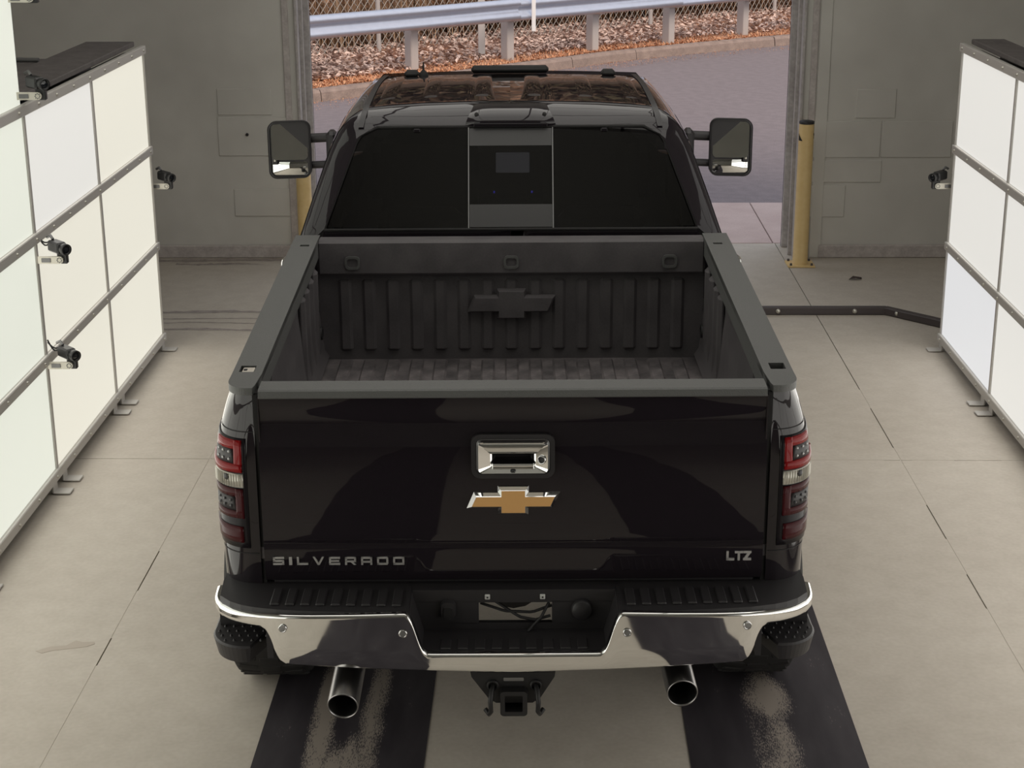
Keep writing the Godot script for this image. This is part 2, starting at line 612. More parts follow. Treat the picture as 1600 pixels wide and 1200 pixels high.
func worn_paint(seed_: int, blobs: Array, edge := 0.0) -> ImageTexture:
	# painted strip, u across, v along; paint worn off where cars roll. Colours only.
	var w := 320
	var h := 2000
	var a := noise_image(w, h, 0.012, seed_, 4)
	var g := noise_image(w, h, 0.45, seed_ + 1, 2)
	var out := PackedByteArray()
	out.resize(w * h * 3)
	var pa := lin(0.03, 0.026, 0.031)
	var pb := lin(0.052, 0.046, 0.052)
	var ca := lin(0.26, 0.225, 0.195)
	for y in h:
		for x in w:
			var i := y * w + x
			var u := float(x) / w
			var v := float(y) / h
			var k := -0.25
			for bl in blobs:
				var du: float = (u - bl[0]) / bl[2]
				var dv: float = (v - bl[1]) / bl[3]
				k = max(k, bl[4] * (1.0 - du * du - dv * dv))
			var wear := smoothstep(0.38, 0.52, k + (a[i] - 128) / 300.0 + (g[i] - 128) / 260.0)
			var c := pa.lerp(pb, a[i] / 255.0).lerp(ca, wear)
			out[i * 3] = int(255.0 * c.r)
			out[i * 3 + 1] = int(255.0 * c.g)
			out[i * 3 + 2] = int(255.0 * c.b)
	return tex(out, w, h)

func floor_marks() -> void:
	# the two black wheel strips, x from left photo edges; v runs from z=-11 to z=6
	var z0 := -10.5
	var z1 := 6.0
	for sd in [0, 1]:
		var xa := -1.042 if sd == 0 else 0.520
		var xb := -0.427 if sd == 0 else 1.148
		var blobs: Array
		if sd == 0:
			blobs = [[0.51, vz(-4.95, z0, z1), 0.19, 0.026, 1.2], [0.36, vz(-5.5, z0, z1), 0.10, 0.040, 1.0], [0.66, vz(-5.5, z0, z1), 0.09, 0.032, 0.9]]
		else:
			blobs = [[0.53, vz(-5.66, z0, z1), 0.19, 0.014, 1.15], [0.50, vz(-5.42, z0, z1), 0.17, 0.022, 0.58], [0.50, vz(-5.15, z0, z1), 0.13, 0.02, 0.46]]
		var m := mat("strip_paint_%d" % sd, lin(1, 1, 1), 0.6)
		m.metallic_specular = 0.3
		m.albedo_texture = worn_paint(201 + sd * 10, blobs)
		var t := thing("floor_strip", ["black wheel strip painted on the floor, worn through under the longer exhaust pipe", "black wheel strip painted on the floor with a dusty worn spot behind the tyre"][sd], "floor strip", Vector3((xa + xb) / 2, 0, 0))
		var s := begin()
		var hw := (xb - xa) / 2
		var q := [Vector3(-hw, 0.003, z0), Vector3(hw, 0.003, z0), Vector3(hw, 0.003, z1), Vector3(-hw, 0.003, z1)]
		var uv := [Vector2(0, 0), Vector2(1, 0), Vector2(1, 1), Vector2(0, 1)]
		for k in [0, 1, 2, 0, 2, 3]:
			s.set_uv(uv[k])
			s.add_vertex(q[k])
		for k in 4:
			var dn := Vector3(0, -0.0025, 0)
			var n := (k + 1) % 4
			for v in [[q[n], uv[n]], [q[k], uv[k]], [q[k] + dn, uv[k]], [q[n], uv[n]], [q[k] + dn, uv[k]], [q[n] + dn, uv[n]]]:
				s.set_uv(v[1])
				s.add_vertex(v[0])
		part(t, "painted_film", s, m)
	# low dark guide rail bolted to the floor
	var gr := thing("guide_rail", "low dark steel guide rail bolted across the floor beside the yellow bollard", "rail", Vector3.ZERO)
	var pts := [Vector3(0.2, 0.028, -11.13), Vector3(2.37, 0.028, -11.13), Vector3(2.86, 0.028, -10.62)]
	for i in 2:
		var a: Vector3 = pts[i]
		var b: Vector3 = pts[i + 1]
		var s := begin()
		box(s, (a + b) / 2, Vector3(a.distance_to(b) + 0.02, 0.052, 0.06), 0.006, Basis(Vector3.UP, -atan2((b - a).z, (b - a).x)))
		part(gr, "tube", s, M.rail_steel)
	var bm := begin()
	lathe(bm, [[0.0, 0.012], [0.014, 0.012], [0.017, 0.0]], Vector3.ZERO, Vector3.BACK, 8)
	var bmesh := done(bm)
	for x in [0.55, 1.05, 1.62, 2.15]:
		put(gr, "bolt", bmesh, M.bolt, Transform3D(Basis.IDENTITY, Vector3(x, 0.03, -11.1)))
	put(gr, "bolt", bmesh, M.bolt, Transform3D(Basis.IDENTITY, Vector3(2.43, 0.03, -11.037)))
	# scuffs left where a rail stood, a water stain and specks: thin dried dirt with an outline
	var dm := mat("dried_dirt", lin(1, 1, 1), 0.8)
	tri_tex(dm, grain(256, 0.03, 0.12, 71, lin(0.22, 0.19, 0.18), lin(0.42, 0.37, 0.335), 0.6), 1.2)
	var rng := RandomNumberGenerator.new()
	rng.seed = 5
	for st in [[-2.95, -1.45, -11.17, 0.028], [-2.95, -1.30, -11.00, 0.010], [-2.95, -1.75, -10.73, 0.022], [-3.3, -1.75, -12.70, 0.05], [-2.9, -2.2, -12.58, 0.03], [-2.75, -1.9, -10.9, 0.008]]:
		var s := begin()
		var up := []
		var dn := []
		var n := 26
		for k in n + 1:
			var t := float(k) / n
			var x: float = lerpf(st[0], st[1], t)
			var wob: float = sin(t * 7.0 + st[2]) * 0.015 + rng.randf_range(-0.006, 0.006)
			var th: float = 1.7 * st[3] * (0.35 + 0.65 * rng.randf()) * minf(1.0, 4.0 * (1.0 - t) + 0.1)
			up.append(Vector3(x, 0.0012, st[2] + wob - th))
			dn.append(Vector3(x, 0.0012, st[2] + wob + th * 0.6))
		loft(s, [up, dn], false, false)
		var o := part(self, numbered("floor_scuff"), s, dm)
		o.set_meta("label", "dark dried scuff streak across the floor between light wall and truck")
		o.set_meta("category", "stain")
		o.set_meta("group", "scuff streaks on the floor")
	var stain := begin()
	extrude(stain, P2([[-2.07, -6.02], [-2.02, -6.06], [-1.96, -6.07], [-1.93, -6.115], [-1.90, -6.10], [-1.85, -6.105], [-1.846, -6.085], [-1.87, -6.06], [-1.94, -6.04], [-2.0, -6.025], [-2.04, -6.0]]), Vector3(0, 0.0002, 0), Vector3.RIGHT, Vector3.BACK, Vector3(0, 0.0008, 0))
	var so := part(self, "water_stain", stain, mat("dried_stain", lin(0.42, 0.365, 0.31), 0.7))
	so.set_meta("label", "long irregular dried water stain on the bare concrete floor")
	so.set_meta("category", "stain")
	var dl := mat("dead_leaf", lin(0.05, 0.035, 0.03), 0.8)
	for p in [[2.33, -12.1, 0.05], [2.55, -10.95, 0.035]]:
		var s := begin()
		var c := Vector3(p[0], 0.012, p[1])
		var r: float = p[2]
		loft(s, [[c + Vector3(-r, -0.008, 0.3 * r), c + Vector3(-0.2 * r, 0.01, -0.5 * r), c + Vector3(r, 0.004, -0.2 * r)], [c + Vector3(-r, -0.008, 0.35 * r), c + Vector3(0.1 * r, 0.0, 0.1 * r), c + Vector3(r, 0.004, 0.1 * r)], [c + Vector3(-0.9 * r, -0.006, 0.5 * r), c + Vector3(0.2 * r, 0.008, 0.6 * r), c + Vector3(r, -0.008, 0.2 * r)]], false, false)
		var o := part(self, numbered("dead_leaf"), s, dl)
		o.set_meta("label", "curled dead brown leaf lying on the floor near the guide rail")
		o.set_meta("category", "leaf")
		o.set_meta("group", "dead leaves on the floor")

func vz(z: float, z0: float, z1: float) -> float:
	return (z - z0) / (z1 - z0)

# ---------------------------------------------------------------- light walls
func light_walls() -> void:
	var rng := RandomNumberGenerator.new()
	rng.seed = 11
	var bs := begin()
	lathe(bs, [[0.0, 0.008], [0.007, 0.008], [0.009, 0.0]], Vector3.ZERO, Vector3.RIGHT, 8)
	var bolt := done(bs)
	var rw := 0.052
	for sd in [-1, 1]:
		var t := thing("light_wall", ["tall wall of glowing white light panels beside the truck, with two cameras on its face", "tall wall of glowing white light panels beside the yellow bollard and guide rail"][(sd + 1) / 2], "light panel", Vector3(sd * PX + 0.035, 0, 0), 0.0, "glowing light walls")
		var inw: int = -sd   # towards the truck
		var cols := 8
		var dm := boxm(Vector3(0.012, PR - rw + 0.012, PC - 0.034), 0.0)
		var ups := 2
		for c in cols:
			var zc := PZ + PC * (c + 0.5)
			for r in 3 + (ups if c >= 2 else 0):
				var y := PY + PR * (r + 0.5)
				if r >= 3:
					y += 0.014
				var kind: String
				if sd < 0:
					kind = ["diffuser_warm", "diffuser_warm", "diffuser_green"][mini(c, 2)]
					if c == 1 and r == 2:
						kind = "diffuser_plain"
				else:
					kind = "diffuser_cool" if (c == 0 and r == 0) else "diffuser_plain"
				put(t, "light_diffuser", dm, M[kind], Transform3D(Basis.IDENTITY, Vector3(0, y, zc)))
			for r in 3:
				var s := begin()
				box(s, Vector3(-inw * 0.06, PY + PR * (r + 0.5), zc), Vector3(0.09, PR - 0.02, PC - 0.02))
				part(t, "lamp_box", s, M.alu_dark)
		# rails
		var zl := PZ + PC * cols
		for r in 4:
			var s := begin()
			box(s, Vector3(inw * 0.012, PY + PR * r + (rw / 2 - 0.012 if r == 0 else (0.012 - rw / 2 + 0.02 if r == 3 else 0.0)), (PZ + zl) / 2), Vector3(0.03, rw, zl - PZ + 0.02), 0.004)
			part(t, "rail", s, M.alu)
			var zz := PZ + 0.06
			while zz < PZ + PC * 5:
				put(t, "bolt", bolt, M.bolt, Transform3D(Basis(Vector3.UP, 0.0 if inw > 0 else PI), Vector3(inw * 0.027, PY + PR * r + (0.014 if r == 0 else (0.007 if r == 3 else 0.0)), zz)))
				zz += 0.31 + rng.randf_range(-0.02, 0.02)
		# seams
		for c in cols + 1:
			var s := begin()
			box(s, Vector3(inw * 0.007, PY + PR * 1.5, PZ + PC * c), Vector3(0.016, PR * 3, 0.028 if c > 0 else 0.012), 0.003)
			part(t, "seam_post", s, M.alu)
		# dark cover boards over the lamp boxes
		var s2 := begin()
		var dep := 0.30 if sd < 0 else 0.20
		box(s2, Vector3(-inw * (dep / 2 + 0.03), PY + PR * 3 + 0.045, (PZ + zl) / 2 + 0.02), Vector3(dep, 0.03, zl - PZ - 0.04), 0.004)
		part(t, "top_board", s2, M.dark_board)
		s2 = begin()
		box(s2, Vector3(-inw * (dep + 0.02), 0.95, (PZ + zl) / 2 + 0.02), Vector3(0.02, 1.86, zl - PZ - 0.04))
		part(t, "back_board", s2, M.dark_board)
		if sd < 0:
			s2 = begin()
			box(s2, Vector3(-0.66, PY + PR * 3 + 0.03, PZ + 0.74 + 2.5), Vector3(0.66, 0.02, 5.0), 0.003)
			part(t, "side_board", s2, M.dark_board)
		# floor brackets
		for zf in [PZ + 0.05, PZ + PC - 0.10, PZ + PC + 0.08, PZ + 2 * PC - 0.10, PZ + 2 * PC + 0.08, PZ + 3 * PC, PZ + 4 * PC]:
			s2 = begin()
			box(s2, Vector3(inw * 0.055, 0.008, zf), Vector3(0.09, 0.008, 0.075), 0.002)
			box(s2, Vector3(inw * 0.014, 0.03, zf), Vector3(0.008, 0.05, 0.075), 0.001)
			part(t, "foot_bracket", s2, M.alu)
	# a pale rod lying on the boards behind the left light wall
	var rs := begin()
	tube(rs, [Vector3(0, 0, 0), Vector3(0.12, 0.0, 0.0), Vector3(0.34, 0.0, 0.03)], 0.012, 8)
	var ro := part(self, "grey_rod", rs, M.camera_grey)
	ro.position = Vector3(-3.20, PY + PR * 3 + 0.054, -9.42)
	ro.set_meta("label", "thin grey rod lying on the dark board behind the light wall")
	ro.set_meta("category", "rod")
	# overhead lamp array
	var oh := thing("overhead_light_array", "large array of glowing light panels hung under the ceiling above the truck", "light panel", Vector3(0, 4.35, -7.7))
	var pm := boxm(Vector3(0.94, 0.012, 1.16))
	for i in 4:
		for j in 5:
			put(oh, "light_diffuser", pm, M.diffuser_plain, Transform3D(Basis.IDENTITY, Vector3(-1.47 + 0.98 * i, 0, -2.4 + 1.2 * j)))
	for i in 5:
		var s := begin()
		box(s, Vector3(-1.96 + 0.98 * i, 0.0, 0), Vector3(0.04, 0.04, 6.04), 0.004)
		part(oh, "rail", s, M.alu_dark)
	for j in 6:
		var s := begin()
		box(s, Vector3(0, 0.0, -3.0 + 1.2 * j), Vector3(3.96, 0.04, 0.04), 0.004)
		part(oh, "rail", s, M.alu_dark)
	var bp := begin()
	box(bp, Vector3(0, 0.06, 0), Vector3(3.96, 0.06, 6.04))
	part(oh, "lamp_tray", bp, M.alu_dark)
	for q in [[-1.9, -2.9], [1.9, -2.9], [-1.9, 2.9], [1.9, 2.9]]:
		var s := begin()
		tube(s, [Vector3(q[0], 0.05, q[1]), Vector3(q[0], 1.06, q[1])], 0.006, 6)
		part(oh, "hanger", s, M.alu_dark)

func wall_camera(at: Vector3, dir: int, label: String, cable: bool) -> void:
	# bracket points away from the wall along x (dir), camera sits on it and looks at the truck
	var t := thing("wall_camera", label, "camera", at, 0.0, "small cameras on the light walls")
	var s := begin()
	var outline := PackedVector2Array()
	var L := 0.105
	outline.append(Vector2(0, -0.018))
	for k in 9:
		var a := -PI / 2 + PI * k / 8.0
		outline.append(Vector2(L + cos(a) * 0.018, sin(a) * 0.018))
	outline.append(Vector2(0, 0.018))
	extrude(s, outline, Vector3.ZERO, Vector3(dir, 0, 0), Vector3.UP, Vector3(0, 0, -0.012))
	part(t, "bracket", s, M.bracket_white)
	# slot and ring of holes
	s = begin()
	box(s, Vector3(dir * 0.04, 0, 0.002), Vector3(0.045, 0.02, 0.004), 0.001)
	part(t, "slot", s, M.camera_grey)
	s = begin()
	for k in 8:
		var a := TAU * k / 8.0
		lathe(s, [[0.0, 0.002], [0.003, 0.002], [0.003, 0.0]], Vector3(dir * L + cos(a) * 0.011, sin(a) * 0.011, 0.0), Vector3.BACK, 8)
	part(t, "hole_ring", s, M.camera_grey)
	s = begin()
	box(s, Vector3(dir * 0.115, 0.008, -0.03), Vector3(0.05, 0.06, 0.03), 0.004)
	part(t, "clamp", s, M.camera_black)
	var ax := Vector3(dir * 0.75, -0.05, 0.66).normalized()
	var bs := Basis.looking_at(-ax, Vector3.UP)
	var c := Vector3(dir * 0.09, 0.062, -0.03)
	s = begin()
	box(s, c, Vector3(0.055, 0.055, 0.09), 0.008, bs)
	part(t, "camera_body", s, M.camera_black)
	s = begin()
	lathe(s, [[0.0, 0.03], [0.024, 0.03], [0.024, 0.06], [0.028, 0.062], [0.028, 0.085], [0.022, 0.087], [0.02, 0.078], [0.0, 0.078]], c, ax, 16)
	part(t, "lens_barrel", s, M.camera_black)
	s = begin()
	lathe(s, [[0.0, 0.083], [0.012, 0.081], [0.019, 0.079]], c, ax, 16)
	part(t, "lens_glass", s, M.lens_glass)
	s = begin()
	tube(s, [c - ax * 0.03 + Vector3(0, 0.03, 0), c - ax * 0.05 + Vector3(0, 0.045, 0), c - ax * 0.08 + Vector3(0, 0.03, 0)], 0.008, 6)
	part(t, "connector", s, M.camera_grey)
	if cable:
		for k in 2:
			s = begin()
			var p := [c - ax * 0.05 + Vector3(0, 0.02, 0.0)]
			for j in 6:
				var u := (j + 1) / 6.0
				p.append(p[0].lerp(Vector3(-dir * 0.01, 0.105 + k * 0.012, -0.06), u) + Vector3(0, -0.02 * sin(u * PI) * (1 + k), 0))
			tube(s, p, 0.004, 6)
			part(t, "cable", s, M.camera_black)

func cameras_on_walls() -> void:
	var xl := -PX + 0.035
	var zs := PZ + PC * 2 + 0.02
	wall_camera(Vector3(xl + 0.02, 1.195, zs), 1, "small black camera with cables on a white bracket, below the middle light rail", true)
	wall_camera(Vector3(xl + 0.02, 0.655, zs), 1, "small black camera with cables on a white bracket, by the lowest rail crossing", true)
	wall_camera(Vector3(xl + 0.0, 1.998, zs + 0.04), 1, "small black camera on a white bracket standing on the top rail of the light wall", false)
	wall_camera(Vector3(xl + 0.0, 2.447, zs + 0.03), 1, "white camera bracket high on the side of the upper light panel", false)
	wall_camera(Vector3(xl - 0.02, 1.06, PZ - 0.05), 1, "small black camera peeking round the end of the light wall with the side boards", false)
	wall_camera(Vector3(PX + 0.055, 1.055, PZ - 0.05), -1, "small black camera at the end of the light wall near the yellow bollard", false)

func bollards() -> void:
	for k in 2:
		var at := Vector3(1.985, 0, -12.56) if k == 0 else Vector3(-1.86, 0, -12.56)
		var h := 1.13 if k == 0 else 0.80
		var t := thing("bollard", ["tall yellow steel bollard with dark tape marks beside the doorway", "yellow steel bollard behind the truck's towing mirror by the door jamb"][k], "bollard", at)
		var s := begin()
		lathe(s, [[0.062, 0.012], [0.058, 0.02], [0.057, h - 0.02], [0.055, h - 0.012]], Vector3.ZERO, Vector3.UP, 28)
		part(t, "post", s, M.bollard_yellow)
		s = begin()
		lathe(s, [[0.0, h - 0.006], [0.05, h - 0.008], [0.0575, h - 0.012], [0.0575, h - 0.03]], Vector3.ZERO, Vector3.UP, 28)
		part(t, "cap", s, M.dark_steel)
		s = begin()
		box(s, Vector3(0, 0.007, 0), Vector3(0.21, 0.014, 0.20), 0.003)
		part(t, "base_plate", s, M.bollard_yellow)
		for q in [[-1, -1], [1, -1], [-1, 1], [1, 1]]:
			s = begin()
			lathe(s, [[0.0, 0.016], [0.009, 0.016], [0.011, 0.0]], Vector3(q[0] * 0.08, 0.014, q[1] * 0.075), Vector3.UP, 6)
			part(t, "anchor_bolt", s, M.rail_steel)
		if k == 0:
			for mk in [[-1.35, 0.0, -0.10], [1.0, 0.0, -0.10]]:
				s = begin()
				var a0: float = mk[0]
				var lo := []
				var hi := []
				for j in 5:
					var u := j / 4.0
					var a := a0 + u * 0.75
					var dv := Vector3(sin(a), 0, cos(a)) * 0.0590
					var top: float = h - 0.10 - (0.0 if mk[0] > 0 else 0.055 * u)
					var bot: float = h - 0.155 + (0.045 * (1.0 - u) if mk[0] > 0 else 0.0)
					hi.append(dv + Vector3(0, top, 0))
					lo.append(dv + Vector3(0, min(bot, top), 0))
				loft(s, [hi, lo], false)
				part(t, "tape_mark", s, M.seal)

# ---------------------------------------------------------------- outside
var CURB := [Vector2(-12, -12.5), Vector2(-6, -18.3), Vector2(-2.87, -21.43), Vector2(-1.83, -22.45), Vector2(0.46, -24.85), Vector2(1.47, -25.8), Vector2(3.92, -27.6), Vector2(8, -30.2), Vector2(14, -33.6)]

func curb_at(t: float) -> Vector2:
	var n := CURB.size() - 1
	var i := clampi(int(t), 0, n - 1)
	var f := t - i
	return CURB[i].cubic_interpolate(CURB[i + 1], CURB[maxi(i - 1, 0)], CURB[mini(i + 2, n)], f)

func curb_normal(t: float) -> Vector2:
	var d := (curb_at(minf(t + 0.02, CURB.size() - 1.0)) - curb_at(maxf(t - 0.02, 0))).normalized()
	var n := Vector2(d.y, -d.x)
	return n if n.y < 0 else -n

const BANK := [[0.0, 0.14], [0.25, 0.145], [0.7, 0.17], [1.3, 0.22], [2.0, 0.32], [3.0, 0.55], [4.5, 1.2], [7.0, 3.0], [12.0, 6.5], [18.0, 9.5]]

func verge_point(t: float, d: float) -> Vector3:
	var p := curb_at(t) + curb_normal(t) * d
	return Vector3(p.x, lerp_table(BANK, d), p.y)

func outside() -> void:
	var rng := RandomNumberGenerator.new()
	rng.seed = 77
	var rdm := structure("road", "purple-grey asphalt road outside the doorway", "road")
	var s := begin()
	box(s, Vector3(2, -0.06, -31), Vector3(60, 0.1, 32.2))
	part(rdm, "asphalt", s, M.asphalt)
	var ap := structure("apron", "pale concrete apron in front of the doorway", "apron")
	for q in [[-8.0, 1.868], [1.876, 10.0]]:
		s = begin()
		box(s, Vector3((q[0] + q[1]) / 2, -0.05, -14.1), Vector3(q[1] - q[0], 0.11, 1.62), 0.004)
		part(ap, "apron_slab", s, M.apron)
	# kerb stones
	var kb := structure("kerb", "weathered concrete kerb between road and leaf-strewn verge", "kerb")
	var t := 1.0
	while t < 7.4:
		s = begin()
		var rings := []
		var t1 := t + 0.985
		for j in 6:
			var u := lerpf(t, t1, j / 5.0)
			var p := curb_at(u)
			var n := curb_normal(u)
			var ring := []
			for q in [[-0.02, -0.05], [0.0, 0.10], [0.025, 0.14], [0.16, 0.145], [0.17, -0.05]]:
				ring.append(Vector3(p.x + n.x * q[0], q[1], p.y + n.y * q[0]))
			rings.append(ring)
		loft(s, rings, true, false)
		fan(s, rings[0], (rings[0][0] + rings[0][2] + rings[0][4]) / 3, rings[2][0])
		fan(s, rings[5], (rings[5][0] + rings[5][2] + rings[5][4]) / 3, rings[3][0])
		part(kb, "kerb_stone", s, M.curb_stone)
		t += 0.99
	# verge and bank
	var vg := structure("verge", "reddish soil verge and bank beyond the kerb", "ground")
	var strip := []
	for j in 41:
		var u := lerpf(0.6, 8.0, j / 40.0)
		var ring := []
		for b in BANK:
			var p := verge_point(u, b[0] + 0.15)
			p.y = b[1] + rng.randf_range(-0.012, 0.012)
			ring.append(p)
		strip.append(ring)
	for k in 2:
		s = begin()
		var rows := []
		for ring in strip:
			rows.append(ring.slice(0, 5) if k == 0 else ring.slice(4))
		loft(s, rows)
		part(vg, ["soil_strip", "bank"][k], s, [M.soil, M.leaf_mould][k])
	# guard rail
	var gr := thing("guard_rail", "galvanised W-beam guard rail on grey posts along the verge", "guard rail", Vector3.ZERO)
	var posts := [Vector3(-3.2, 0.14, -22.1), Vector3(-1.86, 0.14, -23.3), Vector3(-0.55, 0.14, -24.48), Vector3(0.72, 0.14, -25.55), Vector3(1.95, 0.14, -26.6), Vector3(3.25, 0.14, -27.75), Vector3(4.6, 0.14, -28.8)]
	for i in posts.size():
		var p: Vector3 = posts[i]
		var dv: Vector3 = (posts[mini(i + 1, 6)] - posts[maxi(i - 1, 0)]).normalized()
		var bs := Basis(Vector3.UP, -atan2(dv.z, dv.x))
		s = begin()
		box(s, p + Vector3(0, 0.36, 0), Vector3(0.13, 0.95, 0.16), 0.01, bs)
		part(gr, "post", s, M.post_grey)
		s = begin()
		box(s, p + bs * Vector3(0, 0.72, 0.15), Vector3(0.11, 0.30, 0.16), 0.008, bs)
		part(gr, "spacer_block", s, M.post_grey)
	var wprof := [[-0.02, 0.0], [0.0, 0.0], [0.06, 0.035], [0.065, 0.085], [0.0, 0.125], [0.0, 0.185], [0.065, 0.225], [0.06, 0.275], [0.0, 0.31], [-0.02, 0.31]]
	for i in 3:
		s = begin()
		var rr := []
		for k in 3:
			var ia: int = i * 2 + k
			var p: Vector3 = posts[ia]
			var dv: Vector3 = (posts[mini(ia + 1, 6)] - posts[maxi(ia - 1, 0)]).normalized()
			var nr := Vector3(-dv.z, 0, dv.x)
			var ring := []
			for q in wprof:
				ring.append(p + nr * (0.25 + q[0] - 0.004 * i) + dv * (0.0 if k > 0 else (-0.12 if i > 0 else -2.5)) + Vector3(0, 0.585 + q[1], 0))
			rr.append(ring)
		loft(s, rr, false, true)
		part(gr, "beam", s, M.galvanised)
	var pp := thing("post", "pale slim post standing behind the guard rail", "post", Vector3(-0.93, 0.14, -24.6))
	s = begin()
	box(s, Vector3(0, 0.45, 0), Vector3(0.10, 0.95, 0.10), 0.01)
	part(pp, "shaft", s, M.pale_post)
	var wm := thing("road_marker", "thin white marker strip fixed upright to the guard rail beam", "marker", Vector3(-0.165, 0.60, -24.33))
	s = begin()
	box(s, Vector3(0, 0.33, 0), Vector3(0.06, 0.72, 0.02), 0.006)
	part(wm, "strip", s, M.white_marker)
	# chain-link fence
	var fa := Vector3(-7.0, 0.30, -20.4)
	var fb := Vector3(9.0, 0.34, -34.2)
	var fl := fa.distance_to(fb)
	var fd := (fb - fa).normalized()
	var fc := thing("chain_link_fence", "grey chain-link fence in front of the overgrown bank", "fence", fa, 0.0)
	var wires := begin()
	wires.set_smooth_group(-1)
	var pitch := 0.118
	var hh := 2.0
	var up := Vector3.UP
	var nn := fd.cross(up).normalized()
	var cnt := int(fl / pitch)
	for i in range(-int(hh / pitch), cnt):
		for sgn in [0, 1]:
			var xa: float = i * pitch
			var p0 := fd * xa
			var p1 := fd * (xa + hh * 0.8) + up * hh
			if sgn == 1:
				p0 = fd * (xa + hh * 0.8)
				p1 = fd * xa + up * hh
			if xa < 2.0 or xa > fl - 5.0:
				continue
			var sx: Vector3 = fd * 0.0062
			var off: Vector3 = nn * (0.004 if sgn == 0 else -0.004)
			var sz: Vector3 = nn * 0.005
			var ra := [p0 + off - sx, p0 + off + sz, p0 + off + sx]
			var rb := [p1 + off - sx, p1 + off + sz, p1 + off + sx]
			for k in 3:
				quad(wires, ra[k], ra[(k + 1) % 3], rb[(k + 1) % 3], rb[k])
	var wo := part(fc, "wire_mesh", wires, M.wire)
	wo.set_meta("kind", "stuff")
	for d in [3.0, 6.05, 8.4, 11.55, 14.6, 17.5]:
		s = begin()
		tube(s, [fd * d + Vector3(0, -0.2, 0), fd * d + Vector3(0, 2.1, 0)], 0.035, 10)
		part(fc, "fence_post", s, M.post_grey)
	s = begin()
	tube(s, [fd * 2.0 + Vector3(0, 2.02, 0), fd * 18 + Vector3(0, 2.02, 0)], 0.022, 8)
	part(fc, "top_rail", s, M.post_grey)
	# leaf litter, dry grass, undergrowth: one bent leaf each, thousands of copies
	var lm := begin()
	quad(lm, Vector3(-0.5, 0, 0), Vector3(0, 0.12, -0.28), Vector3(0.5, 0.05, 0), Vector3(0, 0.1, 0.05))
	quad(lm, Vector3(-0.5, 0, 0), Vector3(0, 0.1, 0.05), Vector3(0.5, 0.05, 0), Vector3(0.02, 0.14, 0.28))
	var leaf := done(lm)
	var bm := begin()
	quad(bm, Vector3(-0.5, 0, 0), Vector3(-0.2, 0.5, 0.1), Vector3(0.2, 0.5, 0.1), Vector3(0.5, 0, 0))
	tri_out(bm, Vector3(-0.2, 0.5, 0.1), Vector3(0.2, 0.5, 0.1), Vector3(0.05, 1, 0.35), Vector3(0, 0.5, -1))
	var blade := done(bm)
	trees(leaf, rng)
	scatter("leaf_litter", "brown fallen leaves covering the verge", "leaves", leaf, 26000, rng, func(r: RandomNumberGenerator) -> Array:
		var u := r.randf_range(1.3, 7.2)
		var d := 0.55 + 2.6 * pow(r.randf(), 0.9)
		var p := verge_point(u, d) + Vector3(0, r.randf_range(0.0, 0.05), 0)
		var b := Basis.from_euler(Vector3(r.randf_range(-0.8, 0.8), r.randf() * TAU, r.randf_range(-0.8, 0.8))).scaled(Vector3.ONE * r.randf_range(0.05, 0.12))
		var k := r.randf()
		var c := Color(0.26, 0.17, 0.145).lerp(Color(0.85, 0.66, 0.58), k)
		return [Transform3D(b, p), c])
	scatter("dry_grass", "orange dry grass and needles along the kerb", "grass", blade, 16000, rng, func(r: RandomNumberGenerator) -> Array:
		var u := r.randf_range(1.3, 7.2)
		var d := 0.17 + 1.1 * pow(r.randf(), 2.0) if r.randf() < 0.8 else -0.55 * pow(r.randf(), 2.0)
		var p := verge_point(u, d)
		if d < 0.0:
			p.y = -0.008
		var b := Basis.from_euler(Vector3(r.randf_range(0.9, 1.5), r.randf() * TAU, 0)).scaled(Vector3(0.02, r.randf_range(0.06, 0.16), 0.1) * (1.0 if d > 0.0 else 0.4))
		var c := Color(0.55, 0.22, 0.10).lerp(Color(0.72, 0.43, 0.26), r.randf())
		return [Transform3D(b, p), c])
	scatter("undergrowth", "tangled brown and green undergrowth on the bank behind the fence", "undergrowth", leaf, 60000, rng, func(r: RandomNumberGenerator) -> Array:
		var u := r.randf_range(1.2, 7.4)
		var d := r.randf_range(2.6, 6.5)
		var p := verge_point(u, d) + Vector3(0, 1.5 * pow(r.randf(), 1.6), 0)
		var b := Basis.from_euler(Vector3(r.randf_range(-1.4, 1.4), r.randf() * TAU, r.randf_range(-1.4, 1.4))).scaled(Vector3.ONE * r.randf_range(0.05, 0.14))
		var green := clampf(0.75 - (u - 2.2) * 0.5 + 0.3 * sin(u * 9.0) + r.randf_range(-0.3, 0.3), 0.0, 1.0)
		var c := Color(0.36, 0.21, 0.14).lerp(Color(0.045, 0.046, 0.028), green) * r.randf_range(0.5, 1.3)
		return [Transform3D(b, p), c])
	scatter("dry_stems", "tall dry brown stems along the fence", "stems", blade, 9000, rng, func(r: RandomNumberGenerator) -> Array:
		var u := r.randf_range(3.1, 7.2)
		var d := r.randf_range(2.0, 3.6)
		var p := verge_point(u, d)
		var b := Basis.from_euler(Vector3(r.randf_range(-0.2, 0.5), r.randf() * TAU, r.randf_range(-0.3, 0.3))).scaled(Vector3(0.014, r.randf_range(0.3, 0.9), 0.2))
		var c := Color(0.45, 0.27, 0.17).lerp(Color(0.62, 0.46, 0.32), r.randf())
		return [Transform3D(b, p), c])

